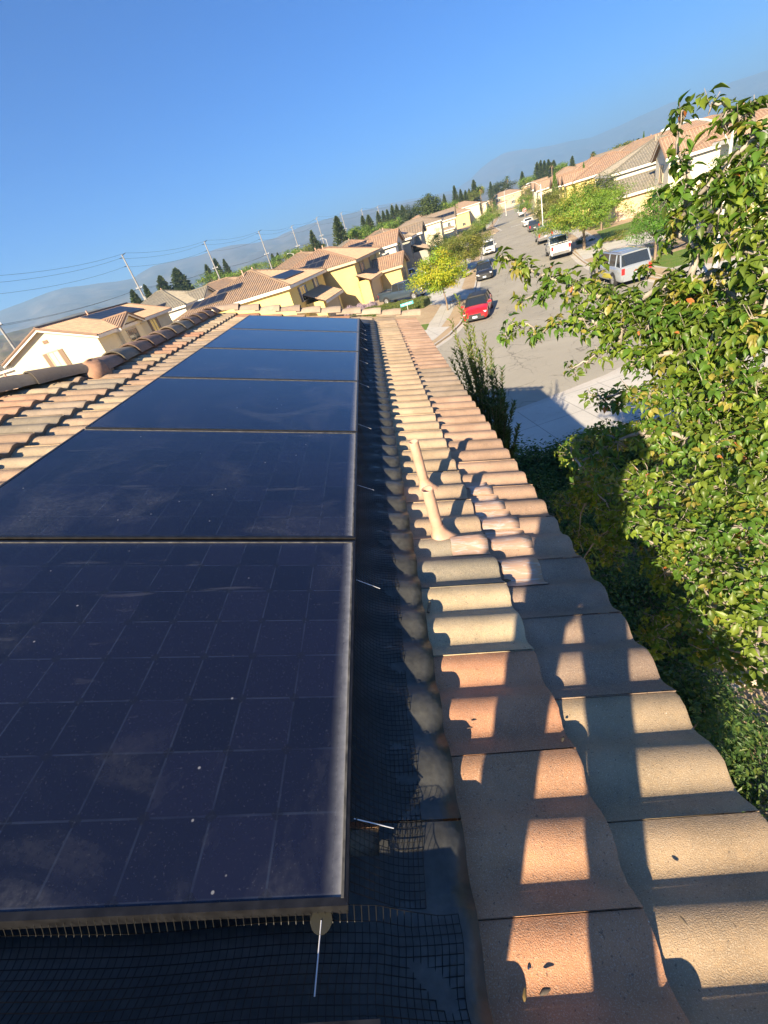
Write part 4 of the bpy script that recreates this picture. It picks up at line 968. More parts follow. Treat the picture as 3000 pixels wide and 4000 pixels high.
def tree(name, label, base, zc, R, cols, seed, nclump=70, nleaf=5000, lsize=.17, clump_r=.75, trunk_r=.13, lean=(0, 0), cat='tree', group='street trees', shell=.5, M=None, bark=None, shape=.5, bottom=-.75):
    rng = np.random.default_rng(seed); root = thing(name, (base[0], base[1], ZK), 0, label, cat, group)
    h = zc - ZK; cc, idx, pos, nrm = crown_points(rng, nclump, nleaf, R, clump_r, shell, bottom=bottom)
    ctr = np.array([lean[0], lean[1], h]); pos = pos + ctr; cc = cc + ctr
    pos[:, 2] = np.maximum(pos[:, 2], .15)
    cols = np.array(cols); cm = rng.integers(0, len(cols), nclump + 5); tint = cols[cm[idx]] * (.8 + .4 * rng.random((len(idx), 1))) * (.85 + .3 * rng.random(nclump + 5))[idx][:, None]
    swap = rng.random(len(idx)) < .2; tint[swap] = cols[rng.integers(0, len(cols), swap.sum())]
    leaves('crown', pos, nrm, lsize * (.7 + .6 * rng.random(len(pos))), np.clip(tint, 0, 1), M or M_leaf, root, rng, shape)
    mb = MB(); fk = Vector((lean[0] * .5, lean[1] * .5, max(.3, h - R[2] * .75))); mb.tube([(0, 0, -.15), (lean[0] * .1 + .03, lean[1] * .1, fk.z * .45), fk], [trunk_r * 1.25, trunk_r, trunk_r * .85], 8, caps=False)
    for i in rng.permutation(len(cc))[:14]:
        c = Vector(cc[i]); m_ = fk.lerp(c, .5) + Vector((0, 0, .15)); mb.tube([fk, m_, c], [trunk_r * .55, trunk_r * .3, trunk_r * .08], 5, caps=False)
    mb.build('trunk', bark or M_bark, root); return root
GREEN = [(.14, .23, .03), (.18, .27, .035), (.10, .18, .025), (.22, .27, .04)]
OLIVE = [(.18, .20, .035), (.14, .17, .03), (.23, .22, .045), (.11, .14, .03)]
YEL = [(.40, .40, .03), (.28, .37, .03), (.19, .32, .03), (.48, .41, .03), (.15, .26, .03)]
DARK = [(.04, .08, .03), (.06, .10, .03), (.03, .06, .02)]
tree('yellowing_tree', 'small street tree with yellow and lime leaves on a thin bare trunk, behind our roof', (6.0, 40.1), -3.05, (2.0, 2.0, 1.45), YEL, 1, 90, 13000, .15, .6, .06, (-.25, 0), shell=.45)
tree('olive_tree', 'bushy olive-green street tree on the left kerb behind the yellowing tree', (12.3, 62.0), -3.3, (3.1, 3.3, 1.75), OLIVE, 2, 110, 18000, .16, .72, .11, shell=.5)
tree('dark_green_tree', 'small dark green tree before the beige wall, left of the olive-green tree', (11.7, 79.0), -2.7, (1.6, 1.6, 1.7), DARK, 3, 50, 4200, .16, .6, .08)
tree('light_green_tree', 'light green street tree beside the round sign at the far left corner', (30.6, 129.4), -3.9, (2.6, 2.6, 1.5), GREEN, 4, 60, 4200, .22, .8, .1)
tree('light_green_tree', 'green tree leaning over the asphalt beyond the round sign', (35.0, 136.0), -2.8, (2.9, 2.9, 1.9), GREEN, 5, 60, 4200, .22, .8, .1)
tree('round_street_tree', 'large round light-green street tree in the right parkway, brown trunk over a dark shadow', (22.3, 50.9), -2.6, (3.5, 3.5, 1.95), [(.17, .28, .035), (.21, .32, .04), (.13, .22, .03), (.28, .28, .04)], 6, 170, 26000, .15, .66, .14, (-.4, -.7), shell=.5)
tree('dark_loose_tree', 'darker loose-leaved tree rising just behind the large round street tree', (29.0, 61.6), -1.9, (2.1, 2.1, 2.2), [(.06, .10, .02), (.09, .12, .025), (.12, .12, .03)], 7, 45, 4200, .2, .7, .1, shell=.3)
tree('green_tree', 'mid-green street tree under the street lamp on the right side', (34.0, 91.5), -3.1, (3.4, 3.5, 2.3), OLIVE, 8, 90, 11000, .2, .9, .14)
tree('yellow_sapling', 'slim yellow sapling between the street lamp and the big round tree', (24.6, 62.4), -3.9, (.6, .6, 1.4), YEL, 9, 22, 1300, .13, .4, .04)
tree('green_tree', 'dense green tree behind the stop sign', (45.8, 142.7), -3.0, (2.6, 2.6, 2.2), GREEN, 10, 50, 3800, .24, .8, .12)
tree('green_tree', 'taller dark tree farther back behind the stop sign, before the cream gable', (55.0, 166), -2.0, (3.0, 3.0, 3.0), OLIVE, 11, 50, 3800, .26, .9, .12)
tree('feathery_tree', 'bright green feathery tree right of the peach garage wing, partly behind leaves', (20.6, 35.2), -3.2, (2.2, 2.3, 1.9), [(.10, .22, .02), (.13, .26, .03), (.07, .17, .02)], 12, 110, 9500, .12, .5, .09, shell=.35)
tree('feathery_tree', 'green tree beyond the silver car, at the right edge of the photo', (25.5, 34.5), -2.7, (2.4, 2.6, 2.2), [(.08, .17, .02), (.11, .2, .03)], 13, 90, 7000, .14, .55, .1)
def shrub(name, label, x, y, R, cols, seed, n=2500, lsize=.07, z=None, group='garden shrubs', M=None, shape=.45, cat='shrub', stems=True):
    rng = np.random.default_rng(seed); z = ZK if z is None else z; root = thing(name, (x, y, z), 0, label, cat, group)
    cc, idx, pos, nrm = crown_points(rng, max(12, n // 90), n, R, min(R) * .35, .55, bottom=-.3, lump=.35); pos[:, 2] = np.abs(pos[:, 2] + R[2] * .15) + .03
    cols = np.array(cols); tint = cols[rng.integers(0, len(cols), n)] * (.75 + .5 * rng.random((n, 1)))
    leaves('foliage', pos, nrm, lsize * (.7 + .6 * rng.random(n)), tint, M or M_leaf, root, rng, shape)
    if stems:
        mb = MB()
        for i in range(6):
            c = Vector(cc[i % len(cc)]); c.z = abs(c.z); mb.tube([(0, 0, -.05), c * .5, c], [.03, .02, .008], 5, caps=False)
        mb.build('stems', M_bark, root)
    return root
# clipped hedge on the corner
def hedge(label, a, b, wd, h, cols, seed, n):
    rng = np.random.default_rng(seed); a = np.array(a, float); b = np.array(b, float); d = (b - a); L = np.linalg.norm(d); d /= L; s = np.array([-d[1], d[0]])
    u = rng.random(n) * L; f = rng.integers(0, 4, n); v = rng.uniform(-wd / 2, wd / 2, n); z = rng.uniform(.05, h, n)
    z[f < 2] = h + rng.normal(size=(f < 2).sum()) * .05; v[f == 2] = -wd / 2 + rng.normal(size=(f == 2).sum()) * .05; v[f == 3] = wd / 2 + rng.normal(size=(f == 3).sum()) * .05
    z = z + .06 * np.sin(u * 3)
    root = thing('hedge', (a[0], a[1], ZK), 0, label, 'hedge'); pos = np.stack([d[0] * u + s[0] * v, d[1] * u + s[1] * v, z], 1)
    nrm = rng.normal(size=(n, 3)) * .6 + np.array([0, 0, .6]); nrm[f == 2] -= np.array([s[0], s[1], 0]) * 1.; nrm[f == 3] += np.array([s[0], s[1], 0])
    cols = np.array(cols); tint = cols[rng.integers(0, len(cols), n)] * (.75 + .5 * rng.random((n, 1)))
    leaves('foliage', pos, nrm, .09 * (.7 + .6 * rng.random(n)), tint, M_leaf, root, rng)
    mb = MB(); mb.box(.15, L - .15, -wd / 2 + .12, wd / 2 - .12, 0, h - .15, M=Matrix.Rotation(math.atan2(d[1], d[0]), 4, 'Z')); mb.build('inner_twigs', mat('hedge_inside', (.03, .05, .015), 1.), root)
    return root
hedge('low clipped green hedge on the corner below the grey pickup', (-1.2, 50.2), (5.0, 45.3), 1.5, .75, [(.12, .17, .03), (.16, .2, .04), (.10, .14, .03), (.2, .18, .05)], 21, 9000)
hedge('clipped hedge at the far left corner before the small yellow house', (27.2, 137.2), (33.0, 135.0), 1.5, 1.3, GREEN, 22, 1800)
for i, (x, y, r) in enumerate([(-1.6, 51.6, .9), (-.4, 50.9, .7), (-2.9, 52.4, .8)]):
    rng = np.random.default_rng(30 + i); root = thing('lavender_bush', (x, y, ZK), 0, ['lavender bush with pale purple spikes below the golden wall, middle one', 'lavender bush nearest the grey pickup', 'leftmost lavender bush, half hidden by our roof'][i], 'shrub', 'lavender bushes')
    n = 900; an = rng.random(n) * 6.28; rr_ = np.sqrt(rng.random(n)) * r; pos = np.stack([np.cos(an) * rr_, np.sin(an) * rr_, .5 + .9 * rng.random(n) * (1 - rr_ / r * .5)], 1)
    leaves('flower_spikes', pos, rng.normal(size=(n, 3)) * .3 + np.stack([np.cos(an), np.sin(an), 0 * an], 1), np.full(n, .28), np.array([(.36, .28, .34)]) * (.7 + .6 * rng.random((n, 1))), M_needle, root, rng, .16, t=np.stack([np.cos(an) * .35, np.sin(an) * .35, np.ones(n)], 1))
    leaves('foliage', pos * np.array([1, 1, .5]), rng.normal(size=(n, 3)), np.full(n, .12), np.array([(.12, .15, .08)]) * (.7 + .6 * rng.random((n, 1))), M_leaf, root, rng, .3)
sh = [('shrub', 'low bright bush at the edge of the lawn left of the peach garage wing', 25.4, 50.6, (1.1, 1.1, .8)), ('shrub', 'dark bush in the tree shadow by the lawn', 24.6, 55.8, (1.2, 1.3, .7)), ('shrub', 'round bush against the stone base of the garage wing', 30.6, 63.5, (1.1, 1.0, .9)),
      ('shrub', 'bush at the right end of the stone base', 33.0, 60.6, (1.3, 1.0, .8)), ('shrub', 'leafy bush at the house corner behind the big round tree', 29.6, 65.9, (1.4, 1.2, 1.4)),
      ('shrub', 'small bush beside the front door of the golden house', 5.0, 63.2, (.7, .7, .6)), ('shrub', 'small bush at the garage end of the golden house', 5.6, 66.5, (.9, .9, .8)), ('shrub', 'low green clump at the foot of the big round tree', 22.8, 49.5, (.8, .6, .25)),
      ('shrub', 'orange-tinged bush at the far end of the parkway', 30.8, 76.5, (1.0, 1.0, .5)), ('shrub', 'scruffy bush in the left parkway behind the black hatchback', 11.2, 57.8, (.8, 1.2, .5)), ('shrub', 'white-flowered bush behind the yellowing tree', 10.0, 57.5, (.9, .9, 1.0))]
for i, (nm, lb, x, y, R) in enumerate(sh): shrub(nm, lb, x, y, R, [OLIVE, DARK, GREEN, GREEN, OLIVE, GREEN, GREEN, GREEN, [(.3, .15, .04), (.2, .2, .04)], YEL, [(.5, .48, .4), (.14, .18, .05)]][i], 50 + i, 1100, .13)
# shaded shrubs between our wall and the drive
hs = [('shaded green shrub below the eave, nearest the drive', 3.2, 10.4, (1.1, 1.1, .9)), ('large dark shrub in the shade of our house, against the drive edge', 4.7, 9.9, (1.3, 1.3, 1.0)), ('dark bush right of the large shaded shrub, under the big tree', 6.4, 9.9, (1.2, 1.1, .9)),
      ('shaded shrub below the painted pipe flashings', 2.9, 7.6, (1.2, 1.4, 1.3)), ('dark shaded shrub, second row from the drive', 4.6, 7.4, (1.4, 1.3, 1.2)), ('shaded shrub below the lit edge of the big tree', 6.2, 7.4, (1.2, 1.2, 1.0)),
      ('tall shaded shrub against our wall, below the middle of the eave', 2.2, 4.9, (1.1, 1.3, 1.9)), ('broad dark shrub under the lower left of the big tree', 3.7, 4.9, (1.2, 1.3, 1.2)), ('low shaded shrub near the tree stems', 2.9, 2.9, (1.1, 1.0, 1.0)),
      ('shaded shrub against our wall near the bottom of the photo', 1.9, 2.2, (.9, 1.1, 1.7)), ('low sunlit shrub at the right edge under the eave', 2.75, 1.1, (.9, .8, .7))]
SHADE_GREEN = [(.05, .10, .025), (.07, .13, .03), (.04, .08, .02), (.10, .14, .03)]  # leaf colours darkened for the house shade; the sunlit shrub takes the lighter set
for i, (lb, x, y, R) in enumerate(hs): shrub('shrub', lb, x, y, R, SHADE_GREEN if i < 10 else GREEN, 80 + i, 9000, .075 if y < 8 else .10, group='shrubs beside our house', shape=.5)
# edging stones and pebbles in the bed
mb_cols = [(.55, .45, .35), (.5, .42, .33), (.6, .5, .4)]
rng_ = random.Random(4)
for i in range(9):
    x, y = 4.05 + i * .17, 3.55 + .02 * i + .04 * math.sin(i * 2)
    mb = MB(); rings = []
    for z_, r_ in ((0, .085), (.05, .095), (.085, .08), (.095, .04)):
        rings.append([Vector((math.cos(k * math.pi / 5) * r_ * (1.15 + .1 * math.sin(k + i)), math.sin(k * math.pi / 5) * r_ * .8, z_)) for k in range(10)])
    mb.loft(rings); o = mb.build('edging_stone', mat('edging_stone_mat', (.52, .43, .34), .9, noise=(20, .2, 3)) if i == 0 else bpy.data.materials['edging_stone_mat']); o.location = (x, y, ZK); o.rotation_euler = (0, 0, rng_.uniform(-.3, .3))
    tag(o, 'pale stone in the short row edging the sunny dirt under the big tree', 'stone', 'row of edging stones')
V = []; F = []; rngp = np.random.default_rng(2)
npb = 2600; px = rngp.uniform(2.5, 7.5, npb); py = rngp.uniform(.5, 8.5, npb); ps = rngp.uniform(.012, .045, npb)
oct_ = np.array([(1, 0, 0), (0, 1, 0), (-1, 0, 0), (0, -1, 0), (0, 0, .6), (0, 0, -.3)])
V = (np.stack([px, py, np.full(npb, ZK + .006)], 1)[:, None, :] + oct_[None] * ps[:, None, None] * rngp.uniform(.7, 1.3, (npb, 1, 3))).reshape(-1, 3)
F = (np.arange(npb)[:, None, None] * 6 + np.array([(0, 1, 4), (1, 2, 4), (2, 3, 4), (3, 0, 4)])[None]).reshape(-1, 3)
tag(raw_mesh('gravel', V, F, M_leaf, None, np.repeat(np.array([(.5, .42, .33)]) * rngp.uniform(.5, 1.2, (npb, 1)), 4, 0)), kind='stuff')

# tall stemmed shrub at the far corner of the eave
def oleander():
    rng = np.random.default_rng(77); root = thing('tall_leafy_shrub', (1.75, 7.1, ZK), 0, 'tall slender shrub with upright leafy stems rising past the eave', 'shrub'); mb = MB()
    tips = [(1.60, 7.62, -.30), (1.42, 7.55, -.62), (1.48, 7.7, -.95), (1.75, 7.5, -.78), (1.68, 7.6, -.55), (1.86, 7.2, -.90), (1.92, 7.1, -1.15), (1.55, 7.3, -.95), (1.35, 7.25, -1.0), (1.28, 7.3, -1.15),
            (2.02, 6.9, -1.45), (1.98, 7.0, -1.85), (1.80, 6.8, -1.35), (1.45, 7.0, -1.3), (1.6, 6.8, -1.5), (1.9, 6.7, -1.75), (1.7, 6.6, -1.9), (1.3, 7.0, -1.5), (1.45, 6.6, -1.9), (1.9, 6.5, -2.1), (1.65, 6.4, -2.2), (2.1, 6.7, -2.0), (1.5, 7.3, -1.4), (1.7, 7.1, -1.2)]
    tips += [(x + rng.uniform(-.12, .12), y + rng.uniform(-.2, .2), z - rng.uniform(.3, .9)) for x, y, z in tips[3:] * 2]
    P = []; T_ = []; N_ = []; C_ = []
    for i, tp in enumerate(tips):
        tp = np.array(tp); b0 = np.array([1.7 + rng.uniform(-.25, .25), 6.9 + rng.uniform(-.3, .3), -5.9]); mid = np.array([1.72, 6.95, 0]) * [1, 1, 0] + np.array([rng.uniform(-.15, .15), rng.uniform(-.2, .2), -3.4])
        pts = []
        for k in range(26):
            f = k / 25; pts.append((1 - f) ** 2 * b0 + 2 * f * (1 - f) * mid + f * f * tp)
        mb.tube([tuple(p - np.array([1.75, 7.1, ZK])) for p in pts[::3] + [pts[-1]]], [.014 - .0012 * k for k in range(10)][:len(pts[::3]) + 1], 5, caps=False)
        Ls = np.linalg.norm(tp - mid)
        for j in range(150):
            f = .52 + .48 * (j / 149); q = (1 - f) ** 2 * b0 + 2 * f * (1 - f) * mid + f * f * tp; d = tp - mid; d /= np.linalg.norm(d)
            an = j * 2.4 + rng.uniform(-.4, .4); e1 = np.cross(d, [0, 1, .1]); e1 /= np.linalg.norm(e1); e2 = np.cross(d, e1); out = e1 * math.cos(an) + e2 * math.sin(an)
            t = d * (.8) + out * .75 + rng.normal(size=3) * .12; L_ = .075
            P.append(q + t * L_ * .55); T_.append(t); N_.append(np.cross(t, np.cross(d, out)) + rng.normal(size=3) * .2)
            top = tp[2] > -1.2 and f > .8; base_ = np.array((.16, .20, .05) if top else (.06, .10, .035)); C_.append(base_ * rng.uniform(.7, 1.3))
    P = np.array(P) - np.array([1.75, 7.1, ZK])
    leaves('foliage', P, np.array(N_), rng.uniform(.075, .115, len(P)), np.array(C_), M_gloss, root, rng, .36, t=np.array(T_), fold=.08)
    mb.build('stems', M_bark, root)
oleander()

# conifers and palms on the skyline
def conifer(name, label, x, y, ztop, rad, seed, zb=None, n=2200, cols=None, group='conifers on the skyline', slim=1.0):
    rng = np.random.default_rng(seed); root = thing(name, (x, y, ZG), 0, label, 'tree', group); H = ztop - ZG
    f = rng.random(n) ** .8; z = H * (.12 + .88 * f); br = rng.integers(0, 60, n); ang = br * 2.4 + rng.normal(size=n) * .35
    rad = rad * 1.2; rr_ = rad * (1 - f) ** .62 * (.75 + .5 * np.sin(br * 5.1) ** 2) * (.35 + .65 * rng.random(n) ** .5) * (1 + .35 * np.sin(br * 1.7)); pos = np.stack([np.cos(ang) * rr_, np.sin(ang) * rr_, z + rng.normal(size=n) * .1 - rr_ * .12], 1)
    t = np.stack([np.cos(ang), np.sin(ang), np.full(n, .25)], 1); cols = np.array(cols or [(.05, .08, .03), (.07, .10, .035), (.09, .11, .04)])
    leaves('crown', pos, rng.normal(size=(n, 3)) + np.array([0, 0, .5]), rad * rng.uniform(.16, .34, n), cols[rng.integers(0, len(cols), n)] * rng.uniform(.7, 1.3, (n, 1)), M_needle, root, rng, .5, t=t + rng.normal(size=(n, 3)) * .3)
    mb = MB(); mb.tube([(0, 0, 0), (0, 0, H * .9)], [rad * .09, rad * .02], 6, caps=False); mb.build('trunk', M_bark, root); return root
cl = [(-75.5, 185, 9.3, 3.6, 'left one of the pair of broad conifers between the grey and the yellow roofs'), (-69.5, 187, 10.0, 4.4, 'right one of the pair of broad conifers between the grey and the yellow roofs'),
      (-61.0, 137, 6.4, 1.7, 'slim conifer right of the nearest utility pole with fittings'), (-64.5, 136, 6.1, 2.2, 'ragged conifer left of the nearest full utility pole'), (-58.0, 139, 5.0, 1.5, 'small conifer tip just above the grey roof'),
      (-68.0, 219, 9.6, 2.6, 'conifer left of the second utility pole'), (-64.0, 221, 10.6, 2.8, 'taller conifer at the second utility pole'), (-60.3, 221.5, 9.4, 2.2, 'conifer tip right of the second utility pole'),
      (-40, 226, 5.9, 1.8, 'small conifer below the third utility pole'), (-37.5, 226, 5.6, 1.8, 'second small conifer below the third utility pole'),
      (-15.0, 169, 7.3, 2.0, 'bare-topped dark conifer before the fourth pole'), (-5.2, 149.6, 7.8, 2.6, 'tallest dark conifer left of the middle, behind a leaning pole'),
      (2.7, 199.7, 7.8, 2.0, 'conifer right of the tallest one, left of a pair'), (5.0, 199.7, 7.4, 2.6, 'conifer right of the tallest one, right of a pair'),
      (9.6, 219.5, 8.2, 2.0, 'left conifer of the trio above the brown roof'), (11.8, 219.5, 7.9, 1.8, 'middle conifer of the trio above the brown roof'), (13.6, 219.4, 7.8, 1.8, 'right conifer of the trio above the brown roof'),
      (15.9, 219, 8.7, 2.2, 'tall slim conifer left of the round dark tree'), (17.8, 219, 8.4, 2.0, 'second tall slim conifer left of the round dark tree'), (20.0, 219, 7.6, 2.2, 'conifer touching the round dark tree'),
      (39.0, 226.5, 6.9, 1.5, 'thin conifer right of the big spreading pine'), (43.6, 225.7, 8.6, 1.8, 'tall conifer at the left of the group above the beige house'), (45.9, 225.2, 6.6, 1.7, 'second conifer of the group above the beige house'), (47.8, 224.8, 5.7, 1.7, 'lowest conifer of the group above the beige house'),
      (56.0, 243.6, 9.0, 2.2, 'tallest conifer above the orange-roofed end of the street'), (53.6, 243.9, 6.2, 1.6, 'low conifer beside the tallest one above the street end'), (70.5, 270.8, 6.9, 1.6, 'lone conifer left of the wide dark tree on the skyline'),
      (91.3, 285.6, 7.2, 2.0, 'lone conifer right of the skyline palm'), (92.0, 264.3, 8.3, 2.3, 'leftmost of the conifer grove on the skyline'), (93.6, 263.9, 8.5, 2.2, 'second of the conifer grove on the skyline'),
      (95.2, 263.3, 8.0, 2.0, 'third of the conifer grove on the skyline'), (97.0, 262.7, 7.9, 2.2, 'fourth of the conifer grove on the skyline, beside a palm'), (99.2, 262.0, 6.8, 2.4, 'rightmost of the conifer grove on the skyline'),
      (95.3, 231, 5.5, 1.8, 'lone dark conifer above the roofs left of the thin cypress')]
for i, (x, y, zt_, r, lb) in enumerate(cl): conifer('conifer', lb, x, y, zt_, r, 200 + i, n=2600)
for i, (x, y, zt_, r, lb) in enumerate([(35.6, 93.3, 1.55, .55, 'slim column-shaped cypress before the cream gabled house'), (44.2, 101.5, 1.45, .5, 'slim cypress tip among the roofs right of the column-shaped one'), (71.5, 131.8, 3.8, .45, 'needle-thin cypress on the right skyline')]):
    rng = np.random.default_rng(300 + i); root = thing('cypress', (x, y, ZG), 0, lb, 'tree', 'slim cypresses'); n = 2200; H = zt_ - ZG; f = rng.random(n); ang = rng.random(n) * 6.28
    rr_ = r * np.minimum(1, (1 - f) * 2.6) ** .8 * np.minimum(1, f * 6 + .3) * (.8 + .3 * rng.random(n)); t = np.stack([np.cos(ang) * .3, np.sin(ang) * .3, np.ones(n)], 1)
    leaves('crown', np.stack([np.cos(ang) * rr_, np.sin(ang) * rr_, H * f], 1), np.stack([np.cos(ang), np.sin(ang), ang * 0], 1) + rng.normal(size=(n, 3)) * .3, rng.uniform(.15, .3, n), np.array([(.07, .13, .02)]) * rng.uniform(.6, 1.3, (n, 1)), M_needle, root, rng, .4, t=t)
    mb = MB(); mb.tube([(0, 0, 0), (0, 0, H * .8)], [.1, .03], 6, caps=False); mb.build('trunk', M_bark, root)
tree('spreading_pine', 'big spreading pine on the skyline above the beige roofs', (24.0, 168), 3.6, (4.0, 4.0, 3.1), [(.06, .09, .025), (.08, .11, .03), (.05, .07, .025)], 41, 60, 4200, .5, 1.3, .35, group='trees on the skyline', M=M_needle, shell=.3)
tree('round_dark_tree', 'round dark tree left of the big spreading pine', (20.2, 189), 3.2, (4.2, 4.2, 2.6), [(.04, .065, .025), (.06, .08, .03)], 42, 60, 3600, .5, 1.2, .3, group='trees on the skyline')
tree('broad_dark_tree', 'broad dark tree mass left of the skyline palm', (80, 288.5), 3.0, (7.5, 5, 3.0), [(.05, .075, .025), (.07, .09, .03)], 43, 70, 3800, .6, 1.4, .3, group='trees on the skyline')
for i, (x, y, zc, R, lb, cs) in enumerate([(-58, 186, 3.3, (7, 5, 2.0), 'pale green bushy trees right of the pair of broad conifers', GREEN), (-47, 214, 2.7, (7, 5, 1.9), 'yellow-green trees beyond the yellow house, right of the second pole', GREEN), (-36, 215, 2.3, (6, 5, 2.0), 'yellow-green trees between the third and the fourth pole', GREEN),
        (-25, 190, 2.4, (5, 5, 2.1), 'mid-green tree behind the golden roof', GREEN), (-17, 172, 1.9, (5, 4, 1.9), 'green tree left of the tallest conifer', OLIVE), (-1, 160, 2.5, (3.5, 3.5, 1.6), 'pale green tree right of the tallest conifer', GREEN), (2, 196, 2.4, (4, 4, 2.2), 'light green tree under the conifer pair', GREEN),
        (12, 200, 2.4, (7, 4, 1.8), 'green hedge-like tree row above the shuttered gable', GREEN), (29, 170, 1.5, (3.5, 3.5, 1.7), 'light green tree at the foot of the spreading pine', GREEN), (51, 240, 3.0, (6, 4, 2.0), 'mixed green trees below the tallest conifer', OLIVE),
        (94.8, 242, 2.8, (3, 3, 1.4), 'green trees left of the lone conifer on the right skyline', GREEN), (86, 262, 2.5, (3.5, 3, 1.6), 'bright green tree right of the lone skyline conifer', GREEN), (-40, 150, 1.4, (5, 4, 1.4), 'low green tree at the foot of the second pole', GREEN), (58, 244, 4.2, (1.8, 1.8, 1.4), 'yellow-green crown right of the tallest conifer', YEL),
        (97, 192, 2.3, (6, 4, 1.3), 'dark green trees peeping over the roofs on the right horizon', OLIVE), (105, 172, 1.6, (5, 4, 1.6), 'second clump of trees peeping over the roofs on the right horizon', DARK)]):
    tree('bushy_tree', lb, (x, y), zc, R, cs, 60 + i, 40, 2200, .5, 1.2, .2, group='trees on the skyline')
def palm(label, x, y, ztop, seed, r=1.6):
    rng = random.Random(seed); root = thing('palm_tree', (x, y, ZG), 0, label, 'palm tree', 'palms on the skyline'); H = ztop - ZG - r * .6; mb = MB(); mb.tube([(0, 0, 0), (.1, 0, H)], [.26, .2], 8); mb.build('trunk', M_bark, root); mb = MB()
    for k in range(46):
        a = k * 2.4; el = rng.uniform(-.9, 1.3); d = Vector((math.cos(a), math.sin(a), 0)); pts = [Vector((.1, 0, H)) + d * (r * f * math.cos(el * (1 - .3 * f))) + Vector((0, 0, r * (f * math.sin(el) - .55 * f * f))) for f in (0, .35, .7, 1)]
        s_ = d.cross(Vector((0, 0, 1))); wd = (.05, .22, .18, .02)
        V_ = [p + s_ * w_ for p, w_ in zip(pts, wd)] + [p - s_ * w_ for p, w_ in zip(pts, wd)]
        c = rng.choice([(.08, .14, .03), (.12, .18, .04), (.2, .17, .06)] if el > -.4 else [(.22, .16, .08)]); mb.add(V_, [(i, i + 1, 5 + i, 4 + i) for i in range(3)], 0, c)
    mb.build('fronds', M_leaf, root)
palm('palm standing alone above the orange roofs at the street end', 83.8, 287.9, 7.9, 1, 2.2); palm('palm among the conifer grove on the skyline', 97.3, 260, 6.8, 2, 2.0); palm('small palm on the right horizon', 82.1, 182.3, 4.3, 3, 1.3)
palm('palm right of the tallest conifer at the street end', 58.0, 242, 6.3, 4, 2.0); palm('tiny palm beside the needle-thin cypress', 70.4, 132.5, 3.0, 5, .8)
for i, (x, y) in enumerate([(-52, 186), (-49, 187), (-40, 216), (-31, 205)]): palm(['low palm tuft left of a pair behind the yellow roof', 'low palm tuft right of a pair behind the yellow roof', 'low palm tuft at the third pole', 'low palm tuft behind the golden roof'][i], x, y, 3.6 + .3 * i, 6 + i, 1.8)

